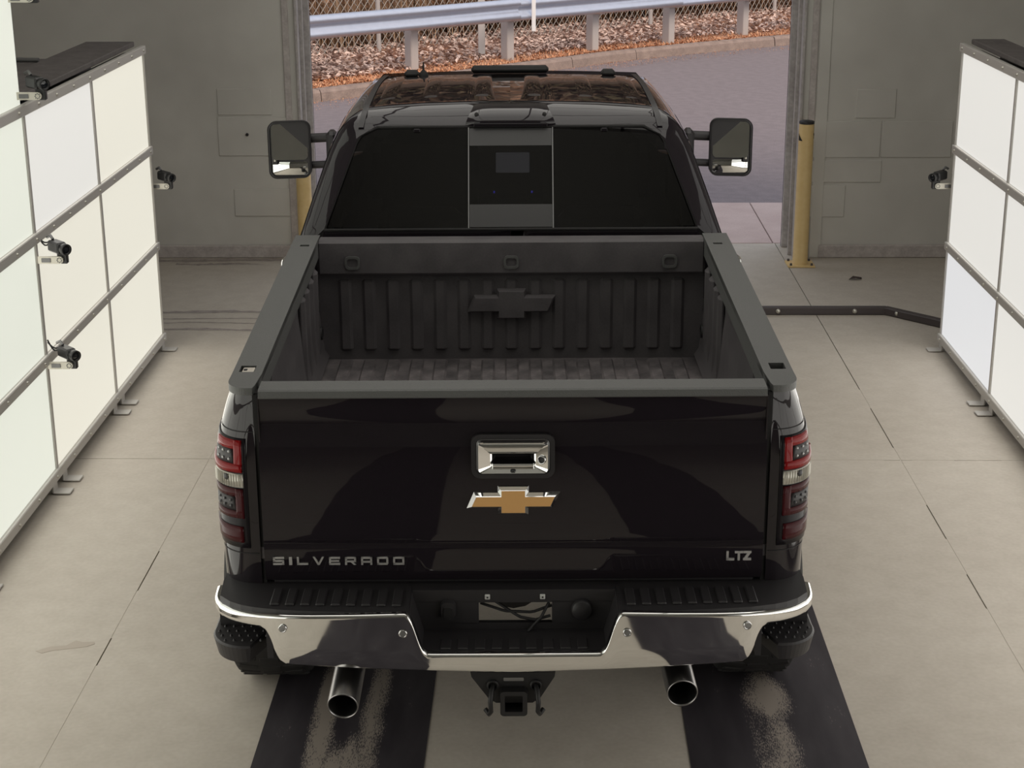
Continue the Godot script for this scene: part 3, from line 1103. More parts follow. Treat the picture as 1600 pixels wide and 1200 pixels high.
func trees(leaf: Mesh, rng: RandomNumberGenerator) -> void:
	var spots := [[-9.0, -34.0, 8.5], [-5.5, -37.0, 10.0], [-2.0, -38.5, 9.0], [1.5, -40.5, 10.5], [4.5, -42.0, 9.5], [8.0, -44.0, 10.0], [12.0, -45.0, 9.0], [-12.5, -31.0, 9.0]]
	for q in spots:
		var t := thing("tree", "brownish leafy tree on the bank behind the chain-link fence", "tree", Vector3(q[0], 5.0, q[1]), 0.0, "trees behind the fence")
		var s := begin()
		tube(s, [Vector3(0, -1.0, 0), Vector3(0.1, 2.0, 0), Vector3(-0.05, q[2] * 0.8, 0.1)], 0.16, 8)
		part(t, "trunk", s, M.curb_stone)
		var mm := MultiMesh.new()
		mm.transform_format = MultiMesh.TRANSFORM_3D
		mm.use_colors = true
		mm.mesh = leaf
		mm.instance_count = 3500
		for i in 3500:
			var d := Vector3(rng.randfn(), rng.randfn() * 1.25, rng.randfn()) * 0.95
			var p := Vector3(d.x * 1.3, q[2] * 0.42 + d.y * q[2] * 0.22, d.z * 1.3)
			var b := Basis.from_euler(Vector3(rng.randf_range(-1.4, 1.4), rng.randf() * TAU, rng.randf_range(-1.4, 1.4))).scaled(Vector3.ONE * rng.randf_range(0.4, 0.75))
			mm.set_instance_transform(i, Transform3D(b, p))
			mm.set_instance_color(i, Color(0.20, 0.125, 0.085).lerp(Color(0.11, 0.10, 0.055), rng.randf()) * rng.randf_range(0.6, 1.3))
		var o := MultiMeshInstance3D.new()
		o.name = "foliage"
		o.multimesh = mm
		o.material_override = M.leaf
		t.add_child(o)
		o.set_meta("kind", "stuff")

func scatter(called: String, label: String, category: String, mesh: Mesh, n: int, rng: RandomNumberGenerator, where: Callable) -> void:
	var mm := MultiMesh.new()
	mm.transform_format = MultiMesh.TRANSFORM_3D
	mm.use_colors = true
	mm.mesh = mesh
	mm.instance_count = n
	for i in n:
		var q: Array = where.call(rng)
		mm.set_instance_transform(i, q[0])
		mm.set_instance_color(i, q[1])
	var o := MultiMeshInstance3D.new()
	o.name = numbered(called)
	o.multimesh = mm
	o.material_override = M.leaf
	add_child(o)
	o.set_meta("kind", "stuff")
	o.set_meta("label", label)
	o.set_meta("category", category)

# ---------------------------------------------------------------- the truck
# local frame: x right, y up, z backwards; origin on the floor under the tailgate
const SIDE_PATH := [[0.828, 0.026], [0.87, 0.023], [0.905, 0.011], [0.935, -0.012], [0.957, -0.045], [0.970, -0.09], [0.977, -0.15], [0.979, -0.3], [0.983, -0.55], [0.985, -0.95], [0.980, -1.4], [0.974, -1.8], [0.970, -2.13]]
const SIDE_OFF := [[0.60, -0.02], [0.78, -0.006], [1.0, 0.0], [1.2, 0.0], [1.27, -0.009], [1.33, -0.022], [1.38, -0.038], [1.42, -0.053], [1.45, -0.066], [1.466, -0.078]]

func path_at(u: float) -> Array:
	var n := SIDE_PATH.size() - 1
	var i := clampi(int(u), 0, n - 1)
	var f := u - i
	var g := func(k: int) -> Vector2:
		var q: Array = SIDE_PATH[clampi(k, 0, n)]
		return Vector2(q[0], q[1])
	var p: Vector2 = g.call(i).cubic_interpolate(g.call(i + 1), g.call(i - 1), g.call(i + 2), f)
	var d: Vector2 = (g.call(i + 1) - g.call(i)).normalized()
	var d0: Vector2 = (g.call(i) - g.call(i - 1)).normalized() if i > 0 else d
	var d1: Vector2 = (g.call(i + 2) - g.call(i + 1)).normalized() if i < n - 1 else d
	var t := (d0 + d).normalized().lerp((d + d1).normalized(), f).normalized()
	return [p, Vector2(-t.y, t.x)]

func side_point(u: float, y: float, off := 0.0, sg := 1.0) -> Vector3:
	var q := path_at(u)
	var p: Vector2 = q[0]
	var n: Vector2 = q[1]
	if n.x < 0:
		n = -n
	var k: float = lerpf(0.25, 1.0, clampf(n.x, 0, 1)) * lerpf(1.0, 0.5, clampf(-p.y / 2.1, 0, 1))
	var o: float = lerp_table(SIDE_OFF, y) * k + off
	return Vector3(sg * (p.x + n.x * o), y, p.y + n.y * o)

func arch_low(z: float, low: float) -> float:
	var y := low
	for c in [-0.95, -4.85]:
		var d := absf(z - c)
		if d < 0.52:
			y = maxf(y, 0.40 + sqrt(0.52 * 0.52 - d * d))
	return y

func patch(s: SurfaceTool, u0: float, u1: float, y0: float, y1: float, off: float, sg: float, nu := 8, ny := 3) -> void:
	var rings := []
	for j in ny + 3:
		var ring := []
		var yy := lerpf(y0, y1, clampf((j - 1.0) / ny, 0, 1))
		var oo := off if j > 0 and j < ny + 2 else 0.0
		for i in nu + 3:
			var uu := lerpf(u0, u1, clampf((i - 1.0) / nu, 0, 1))
			ring.append(side_point(uu, yy, oo if i > 0 and i < nu + 2 else 0.0, sg))
		rings.append(ring)
	loft(s, rings)

func truck() -> void:
	TR = thing("pickup_truck", "black crew-cab pickup truck with open bed, chrome bumper and towing mirrors", "truck", Vector3(-0.102, 0, -5.002), 0.022)
	bed()
	tailgate()
	taillights()
	bumper()
	exhaust_and_hitch()
	cab()
	mirrors()
	wheels()

func bed() -> void:
	for sg in [-1.0, 1.0]:
		# outer side panel wrapping round the rear corner
		var s := begin()
		var rings := []
		var n := 64
		for i in n + 1:
			var u := 12.0 * pow(float(i) / n, 1.15)
			var z: float = path_at(u)[0].y
			var low := arch_low(z, 0.60)
			if u < 4.0:
				low = 0.76
			var ring := []
			for j in 25:
				var v := float(j) / 24
				ring.append(side_point(u, lerpf(low, 1.466, v), 0.0, sg))
			rings.append(ring)
		loft(s, rings)
		var sp := part(TR, "bed_side", s, M.paint)
		# seams under the rail cap and above the lamp: gap shade as dark strips
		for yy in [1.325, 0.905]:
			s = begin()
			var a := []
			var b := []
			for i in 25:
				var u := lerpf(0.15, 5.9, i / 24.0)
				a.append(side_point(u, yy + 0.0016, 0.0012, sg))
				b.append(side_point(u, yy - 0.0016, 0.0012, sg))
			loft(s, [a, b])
			part(sp, "gap_shade_strip", s, M.rubber)
		# rail cap
		s = begin()
		var y0 := 1.458
		var y1 := 1.482
		var inn := func(z: float) -> float: return lerpf(0.812, 0.842, clampf(-z / 2.05, 0, 1))
		var outx := func(z: float) -> float: return lerpf(0.908, 0.948, clampf(-z / 2.05, 0, 1))
		var tail := PackedVector2Array()
		for p in [[0.8135, -0.10], [0.819, 0.020], [0.824, 0.046]]:
			tail.append(Vector2(p[0] * sg, p[1]))
		for k in 14:
			var a := PI / 2 * (1.0 - k / 13.0)
			tail.append(Vector2(sg * (0.838 + 0.0718 * pow(cos(a), 0.9)), -0.045 + 0.091 * pow(sin(a), 0.9)))
		tail.append(Vector2(sg * 0.91, -0.10))
		extrude(s, tail, Vector3(0, y0, 0), Vector3.RIGHT, Vector3.BACK, Vector3(0, y1 - y0, 0))
		var cuts := [[-0.10, -0.125, 0], [-0.125, -0.192, 1], [-0.192, -1.905, 0], [-1.905, -1.935, 1], [-1.935, -2.12, 0]]
		for c in cuts:
			var za: float = c[0]
			var zb: float = c[1]
			var spans := [[0.0, 1.0]]
			if c[2] == 1:
				spans = [[0.0, 0.28], [0.80, 1.0]] if za > -1 else [[0.0, 0.25], [0.62, 1.0]]
			for sp2 in spans:
				var q := PackedVector2Array()
				for e in [[za, 0], [za, 1], [zb, 1], [zb, 0]]:
					var x: float = lerpf(inn.call(e[0]), outx.call(e[0]), sp2[e[1]])
					q.append(Vector2(x * sg, e[0]))
				extrude(s, q, Vector3(0, y0, 0), Vector3.RIGHT, Vector3.BACK, Vector3(0, y1 - y0, 0))
		# inner flange of the cap
		loft(s, [[Vector3(sg * 0.812, y1 - 0.004, 0.0), Vector3(sg * 0.842, y1 - 0.004, -2.05)], [Vector3(sg * 0.812, 1.40, 0.0), Vector3(sg * 0.842, 1.40, -2.05)], [Vector3(sg * 0.84, 1.385, 0.0), Vector3(sg * 0.865, 1.385, -2.05)]], false, false)
		var rc := part(TR, "rail_cap", s, M.cap_plastic, "dark grey ribless plastic rail cap")
		if sg < 0:
			s = begin()
			var fr := rrect(0, 0, 0.038, 0.052, 0.004)
			extrude(s, fr, Vector3(-0.864, 1.474, -0.158), Vector3.RIGHT, Vector3.BACK, Vector3(0, 0.004, 0))
			part(rc, "pocket_plate", s, M.beige_plate, "pale metal plate in the stake pocket")
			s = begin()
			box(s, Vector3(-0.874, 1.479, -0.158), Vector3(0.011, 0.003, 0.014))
			part(rc, "plate_hole_shade", s, M.dark_steel)  # dark box coloured as the shade inside the plate's square hole
		# inner wall of the bed
		s = begin()
		rings = []
		for i in 41:
			var z := lerpf(-0.03, -2.07, i / 40.0)
			var ring := []
			for q in [[1.44, 0.0], [1.39, 0.012], [1.36, 0.02], [1.30, 0.02], [1.22, 0.012], [1.05, 0.0], [0.97, -0.01], [0.94, -0.03]]:
				ring.append(Vector3(sg * (0.845 + q[1]), q[0], z))
			rings.append(ring)
		loft(s, rings)
		var iw := part(TR, "bed_inner_wall", s, M.bed_liner)
		# upright pressed ribs
		for z in [-0.22, -0.36, -0.50, -1.48, -1.62, -1.78, -1.93]:
			s = begin()
			box(s, Vector3(sg * 0.855, 1.17, z), Vector3(0.034, 0.40, 0.075), 0.014)
			part(iw, "rib", s, M.bed_liner)
		for z in [-0.12, -1.99]:
			s = begin()
			lathe(s, [[0.030, 0.0], [0.030, 0.012], [0.022, 0.014], [0.020, 0.004], [0.0, 0.004]], Vector3(sg * 0.845, 1.07, z), Vector3(-sg, 0, 0), 16)
			part(iw, "tie_down", s, M.dark_steel)
		# wheel housing
		s = begin()
		rings = []
		for i in 19:
			var a := PI * i / 18.0
			var z := -0.95 + cos(a) * 0.46
			var h := 0.93 + sin(a) * 0.20
			rings.append([Vector3(sg * 0.87, h, z), Vector3(sg * 0.70, h, z), Vector3(sg * 0.665, maxf(0.93, h - 0.03), lerpf(z, -0.95, 0.05)), Vector3(sg * 0.655, 0.92, lerpf(z, -0.95, 0.06))])
		loft(s, rings)
		part(TR, "wheel_housing", s, M.bed_liner)
	# floor with long ribs
	var s := begin()
	box(s, Vector3(0, 0.905, -1.03), Vector3(1.70, 0.04, 2.10))
	var fl := part(TR, "bed_floor", s, M.bed_floor)
	var rm := begin()
	box(rm, Vector3.ZERO, Vector3(0.060, 0.022, 2.02), 0.008)
	var rib := done(rm)
	for i in 15:
		put(fl, "floor_rib", rib, M.bed_floor, Transform3D(Basis.IDENTITY, Vector3(-0.735 + 0.105 * i, 0.923, -1.03)))
	# front wall: header, ribbed panel, emblem, tie-downs
	s = begin()
	box(s, Vector3(0, 1.397, -2.075), Vector3(1.70, 0.158, 0.09), 0.012)
	var hd := part(TR, "bed_header", s, M.bed_liner)
	for x in [-0.694, 0.0, 0.692]:
		s = begin()
		var o := []
		var i2 := []
		for p in rrect(x, 1.378, 0.066, 0.058, 0.018):
			o.append(Vector3(p.x, p.y, -2.031))
		for p in rrect(x, 1.378, 0.046, 0.038, 0.012):
			i2.append(Vector3(p.x, p.y, -2.031))
		frame(s, o, i2, Vector3(0, 0, 0.010))
		part(hd, "tie_down_ring", s, M.cap_plastic)
		s = begin()
		extrude(s, rrect(x, 1.378, 0.047, 0.039, 0.012), Vector3(0, 0, -2.031), Vector3.RIGHT, Vector3.UP, Vector3(0, 0, 0.0015))
		part(hd, "tie_down_pocket", s, M.bed_liner)
	s = begin()
	box(s, Vector3(0, 1.115, -2.085), Vector3(1.70, 0.43, 0.03))
	var pn := part(TR, "bed_front_panel", s, M.bed_liner)
	rm = begin()
	box(rm, Vector3.ZERO, Vector3(0.058, 0.33, 0.03), 0.012)
	rib = done(rm)
	for i in 15:
		put(pn, "panel_rib", rib, M.bed_liner, Transform3D(Basis.IDENTITY, Vector3(-0.735 + 0.105 * i, 1.13, -2.072)))
	s = begin()
	extrude(s, bowtie(1.30, 1.38), Vector3(0, 1.183, -2.060), Vector3.RIGHT, Vector3.UP, Vector3(0, 0, 0.028), 0.010)
	part(pn, "pressed_emblem", s, M.bed_liner)

func bowtie(kx: float, ky: float) -> PackedVector2Array:
	var o := PackedVector2Array()
	for p in [[-0.127, 0.029], [-0.05, 0.029], [-0.05, 0.050], [0.05, 0.050], [0.05, 0.029], [0.152, 0.029], [0.127, -0.028], [0.05, -0.028], [0.05, -0.050], [-0.05, -0.050], [-0.05, -0.028], [-0.152, -0.028]]:
		o.append(Vector2(p[0] * kx, p[1] * ky))
	return o

const GATE := [[0.812, 0.030], [0.822, 0.043], [0.88, 0.049], [0.938, 0.050], [0.945, 0.046], [0.948, 0.0445], [0.952, 0.047], [0.96, 0.0495], [1.02, 0.0505], [1.08, 0.050], [1.14, 0.0485], [1.20, 0.0455], [1.25, 0.0415], [1.29, 0.037], [1.33, 0.031], [1.355, 0.026], [1.37, 0.0245], [1.385, 0.027], [1.40, 0.031], [1.42, 0.033], [1.445, 0.033]]

func gate_z(y: float, x := 0.0) -> float:
	return lerp_table(GATE, y) - 0.006 * (x / 0.8) * (x / 0.8)

func tailgate() -> void:
	var s := begin()
	var rings := []
	var curve := Curve.new()
	var ys := []
	for g in GATE.size() - 1:
		var n := 3 if GATE[g + 1][0] - GATE[g][0] > 0.02 else 1
		for k in n:
			ys.append(lerpf(GATE[g][0], GATE[g + 1][0], float(k) / n))
	ys.append(1.445)
	ys.append(1.218)
	ys.append(1.258)
	ys.sort()
	var xs := []
	for i in 31:
		xs.append(lerpf(-0.814, 0.814, i / 30.0))
	xs.append(-0.067)
	xs.append(0.067)
	xs.sort()
	# smooth the table a little
	for y in ys:
		var ring := []
		for x: float in xs:
			var z := 0.0
			for d in [-0.012, -0.004, 0.004, 0.012]:
				z += gate_z(y + d * (0.0 if absf(y - 0.948) < 0.02 else 1.0), x) / 4.0
			ring.append(Vector3(x, y, z))
		rings.append(ring)
	s.set_smooth_group(0)
	for i in rings.size() - 1:
		for j in xs.size() - 1:
			var m: Vector3 = (rings[i][j] + rings[i + 1][j + 1]) / 2.0
			if absf(m.x) > 0.067 or m.y < 1.218 or m.y > 1.258:
				quad(s, rings[i][j], rings[i][j + 1], rings[i + 1][j + 1], rings[i + 1][j])
	box(s, Vector3(0, 1.13, -0.022), Vector3(1.626, 0.63, 0.024))
	for sg in [-1, 1]:
		box(s, Vector3(sg * 0.811, 1.13, 0.005), Vector3(0.004, 0.63, 0.05))
	var tg := part(TR, "tailgate", s, M.paint)
	# spoiler cap
	s = begin()
	var prof := P2([[-0.032, 1.455], [-0.030, 1.476], [-0.024, 1.482], [0.055, 1.479], [0.063, 1.475], [0.070, 1.456], [0.066, 1.452], [0.030, 1.442], [-0.02, 1.442]])
	extrude(s, prof, Vector3(-0.803, 0, 0), Vector3.BACK, Vector3.UP, Vector3(1.606, 0, 0))
	part(TR, "tailgate_cap", s, M.cap_plastic, "dark grey plastic spoiler cap along the tailgate top")
	# shut lines beside and below, shade in the gaps coloured as dark strips
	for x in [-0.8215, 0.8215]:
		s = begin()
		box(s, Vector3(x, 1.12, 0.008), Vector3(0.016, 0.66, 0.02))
		part(tg, "gap_shade_strip", s, M.rubber)
	# handle
	var hz := gate_z(1.248) + 0.001
	s = begin()
	var so := []
	var si := []
	for p in rrect(0, 1.249, 0.268, 0.150, 0.03):
		so.append(Vector3(p.x, p.y, hz - 0.006))
	for p in rrect(0, 1.249, 0.238, 0.122, 0.02):
		si.append(Vector3(p.x, p.y, hz - 0.006))
	frame(s, so, si, Vector3(0, 0, 0.016))
	var hb := part(TR, "tailgate_handle", s, M.black_plastic, "chrome tailgate handle in a black surround")
	s = begin()
	var ring_o := []
	var ring_m := []
	var ring_i := []
	var ring_b := []
	for p in rrect(0, 1.249, 0.238, 0.122, 0.02):
		ring_o.append(Vector3(p.x, p.y, hz + 0.008))
	for p in rrect(0, 1.249, 0.222, 0.106, 0.014):
		ring_m.append(Vector3(p.x, p.y, hz + 0.023))
	for p in rrect(0, 1.241, 0.146, 0.060, 0.006):
		ring_i.append(Vector3(p.x, p.y, hz + 0.006))
	for p in rrect(0, 1.238, 0.136, 0.042, 0.005):
		ring_b.append(Vector3(p.x, p.y, hz + 0.002))
	loft(s, [ring_o, ring_m], true, false)
	loft(s, [ring_m, ring_i], true, false)
	loft(s, [ring_i, ring_b], true, false)
	part(hb, "chrome_bezel", s, M.chrome, "chrome bezel")
	s = begin()
	var pk := []
	for e in [[hz + 0.002, 0.0], [hz - 0.04, 0.003], [hz - 0.048, 0.010]]:
		var ring := []
		for p in rrect(0, 1.238, 0.136 - e[1] * 2, 0.042 - e[1] * 2, 0.004):
			ring.append(Vector3(p.x, p.y, e[0]))
		pk.append(ring)
	loft(s, pk, true, false)
	fan(s, pk[-1], Vector3(0, 1.238, hz - 0.048), Vector3(0, 1.238, hz - 0.1))
	part(hb, "grip_recess", s, M.black_plastic)
	s = begin()
	var pull := []
	for q in [[1.3015, 0.012, 0.108], [1.2985, 0.0185, 0.106], [1.293, 0.0225, 0.102], [1.284, 0.0245, 0.094], [1.272, 0.0225, 0.083], [1.263, 0.018, 0.075], [1.258, 0.010, 0.072]]:
		var ring := []
		for i in 13:
			ring.append(Vector3(lerpf(-q[2], q[2], i / 12.0), q[0], hz + q[1]))
		pull.append(ring)
	loft(s, pull)
	part(hb, "pull", s, M.chrome)
	s = begin()
	box(s, Vector3(0, 1.2185, hz + 0.008), Vector3(0.136, 0.012, 0.012), 0.003, Basis(Vector3.RIGHT, -0.55))
	part(hb, "lower_lip", s, M.chrome)
	s = begin()
	var kx := Vector3(-0.41, 0, 0.91)
	var kp := Vector3(0.0935, 1.240, hz + 0.012)
	lathe(s, [[0.0145, 0.0], [0.0145, 0.008], [0.0125, 0.0095], [0.0105, 0.008], [0.0105, -0.004]], kp, kx, 20)
	part(hb, "key_lock", s, M.chrome_soft)
	s = begin()
	lathe(s, [[0.0, 0.0035], [0.0105, 0.0035]], kp, kx, 16)
	part(hb, "key_hole_shade", s, M.dark_steel)  # dark disc stands in for shade down the key hole
	s = begin()
	box(s, Vector3(0, 1.202, hz + 0.015), Vector3(0.018, 0.012, 0.014), 0.004)
	part(hb, "reversing_camera", s, M.lens_glass)
	# bow-tie shaped emblem
	var ez := gate_z(1.098) - 0.001
	s = begin()
	extrude(s, bowtie(1, 1), Vector3(0, 1.098, ez), Vector3.RIGHT, Vector3.UP, Vector3(0, 0, 0.017), 0.0118)
	var em := part(TR, "tailgate_emblem", s, M.chrome, "chrome cross-shaped emblem with gold centre")
	s = begin()
	var inner := bowtie(1, 1)
	var n2 := inner.size()
	var ins := PackedVector2Array()
	for i in n2:
		var a := (inner[i] - inner[(i + n2 - 1) % n2]).normalized()
		var b := (inner[(i + 1) % n2] - inner[i]).normalized()
		var na := Vector2(a.y, -a.x)
		var nb := Vector2(b.y, -b.x)
		ins.append(inner[i] + (na + nb) * (0.0121 / maxf(0.25, 1.0 + na.dot(nb))))
	extrude(s, ins, Vector3(0, 1.098, ez + 0.006), Vector3.RIGHT, Vector3.UP, Vector3(0, 0, 0.0115))
	part(em, "gold_insert", s, M.gold, "gold insert")
	# lettering
	var word := "SILVERADO"
	var lx := -0.786
	for i in word.length():
		var lw := 0.0365 if word[i] != "I" else 0.010
		letter(tg, word[i], Vector3(lx, 0.8735, 0), lw, 0.0285)
		lx += lw + (0.0402 - 0.0365 + 0.0122)
	for i in 3:
		letter(tg, "LTZ"[i], Vector3(0.695 + 0.0275 * i, 0.881, 0), 0.0265, 0.033)

func letter(parent: Node, ch: String, at: Vector3, w: float, h: float) -> void:
	var t := 0.24
	var hx := t * h / w * 0.95
	var R := {
		"S": [[0, 1 - t, 1, 1], [0, 0.38, 1, 0.38 + t], [0, 0, 1, t], [0, 0.38, hx, 1], [1 - hx, 0, 1, 0.6]],
		"I": [[0, 0, 1, 1]],
		"L": [[0, 0, hx, 1], [0, 0, 1, t]],
		"E": [[0, 0, hx, 1], [0, 0, 1, t], [0, 0.39, 0.92, 0.39 + t * 0.85], [0, 1 - t, 1, 1]],
		"R": [[0, 0, hx, 1], [0, 1 - t, 1, 1], [0, 0.34, 1, 0.34 + t * 0.9], [1 - hx, 0.36, 1, 1]],
		"A": [[0, 0, hx, 1], [1 - hx, 0, 1, 1], [0, 1 - t, 1, 1], [0, 0.28, 1, 0.28 + t * 0.85]],
		"D": [[0, 0, hx, 1], [1 - hx, 0.12, 1, 0.88], [0, 1 - t, 0.93, 1], [0, 0, 0.93, t]],
		"O": [[0, 0, hx, 1], [1 - hx, 0, 1, 1], [0, 1 - t, 1, 1], [0, 0, 1, t]],
		"T": [[0, 1 - t, 1, 1], [0.5 - hx / 2, 0, 0.5 + hx / 2, 1]],
		"Z": [[0, 1 - t, 1, 1], [0, 0, 1, t]],
		"V": [],
	}
	var D := {"V": [[[0, 1], [hx, 1], [0.5 + hx * 0.5, 0], [0.5 - hx * 0.5, 0]], [[1, 1], [1 - hx, 1], [0.5 - hx * 0.5, 0], [0.5 + hx * 0.5, 0]]],
		"R": [[[0.45, 0.4], [0.45 + hx * 1.2, 0.4], [1.0, 0], [1.0 - hx * 1.2, 0]]],
		"Z": [[[1 - hx * 1.4, 0.9], [1.0, 0.9], [hx * 1.4, 0.1], [0.0, 0.1]]]}
	var s := begin()
	var z := gate_z(at.y + h * 0.5, at.x) - 0.0005
	for r in R[ch]:
		extrude(s, P2([[r[0], r[1]], [r[2], r[1]], [r[2], r[3]], [r[0], r[3]]]), Vector3(at.x, at.y, z), Vector3(w, 0, 0), Vector3(0, h, 0), Vector3(0, 0, 0.0045))
	for q in D.get(ch, []):
		extrude(s, P2(q), Vector3(at.x, at.y, z), Vector3(w, 0, 0), Vector3(0, h, 0), Vector3(0, 0, 0.0046))
	part(parent, "letter", s, M.letter_chrome)

func taillights() -> void:
	for sg in [-1.0, 1.0]:
		var s := begin()
		patch(s, 0.75, 6.35, 0.925, 1.302, 0.005, sg, 24, 12)
		var tl := part(TR, "tail_light", s, M.smoked_lens)
		s = begin()
		patch(s, 1.55, 4.2, 1.268, 1.297, 0.010, sg, 12, 2)
		patch(s, 1.05, 1.75, 1.190, 1.297, 0.010, sg, 4, 4)
		patch(s, 1.05, 6.0, 1.190, 1.217, 0.011, sg, 18, 2)
		part(tl, "red_lens", s, M.red_lens, "bright red C-shaped lens")
		s = begin()
		patch(s, 1.85, 4.4, 1.219, 1.266, 0.008, sg, 8, 2)
		patch(s, 1.80, 5.2, 1.056, 1.103, 0.007, sg, 8, 2)
		part(tl, "lamp_bezel", s, M.black_plastic)
		s = begin()
		patch(s, 1.0, 4.6, 1.138, 1.184, 0.009, sg, 12, 2)
		var rv := part(tl, "reverse_lens", s, M.reverse_lens, "clear ribbed reversing lens")
		s = begin()
		for k in 15:
			var u := lerpf(1.1, 4.5, k / 14.0)
			var a := [side_point(u - 0.06, 1.140, 0.009, sg), side_point(u, 1.140, 0.0125, sg), side_point(u + 0.06, 1.140, 0.009, sg)]
			var b := [side_point(u - 0.06, 1.182, 0.009, sg), side_point(u, 1.182, 0.0125, sg), side_point(u + 0.06, 1.182, 0.009, sg)]
			loft(s, [a, b], false, false)
		part(rv, "lens_flutes", s, M.reverse_lens)
		s = begin()
		lathe(s, [[0.0, 0.004], [0.010, 0.003], [0.012, 0.0]], side_point(2.55, 1.170, 0.010, sg), side_point(2.55, 1.17, 1, sg) - side_point(2.55, 1.17, 0, sg), 12)
		part(rv, "bulb_holder", s, M.black_plastic)
		s = begin()
		patch(s, 1.05, 5.6, 1.105, 1.132, 0.009, sg, 16, 2)
		patch(s, 1.05, 1.75, 1.030, 1.132, 0.009, sg, 4, 4)
		patch(s, 1.05, 4.4, 1.030, 1.054, 0.009, sg, 14, 2)
		part(tl, "red_lens", s, M.smoked_red, "smoked red C-shaped lens")
		s = begin()
		patch(s, 1.2, 5.6, 0.945, 1.000, 0.009, sg, 16, 3)
		part(tl, "reflector", s, M.smoked_red, "smoked red reflector")
		for row in [[1.256, 1.0], [1.231, 1.0], [1.090, 0.0], [1.070, 0.0]]:
			for k in 3:
				s = begin()
				var u := 2.25 + 0.72 * k
				var nrm := side_point(u, row[0], 1, sg) - side_point(u, row[0], 0, sg)
				lathe(s, [[0.0, 0.004], [0.004, 0.003], [0.0055, 0.0]], side_point(u, row[0], 0.0085, sg), nrm, 8)
				part(tl, "led", s, M.led if row[1] > 0.5 else M.screen_dim)

# bumper plan: z of the outer face at x
const BUMP := [[0.0, 0.276], [0.3, 0.274], [0.5, 0.268], [0.65, 0.258], [0.75, 0.246], [0.83, 0.228], [0.88, 0.208], [0.92, 0.182], [0.95, 0.148], [0.97, 0.11], [0.98, 0.07], [0.984, 0.0]]

func bump_top(x: float) -> float:
	var a := absf(x)
	if a < 0.287:
		return 0.662
	if a < 0.332:
		return lerpf(0.662, 0.803, smoothstep(0.0, 1.0, (a - 0.287) / 0.045) * 0.4 + (a - 0.287) / 0.045 * 0.6)
	return lerpf(0.803, 0.780, (a - 0.332) / 0.65)

func bump_low(x: float) -> float:
	var a := absf(x)
	if a < 0.752:
		return lerpf(0.592, 0.614, a / 0.752)
	if a < 0.792:
		return lerpf(0.614, 0.738, (a - 0.752) / 0.04)
	return 0.738

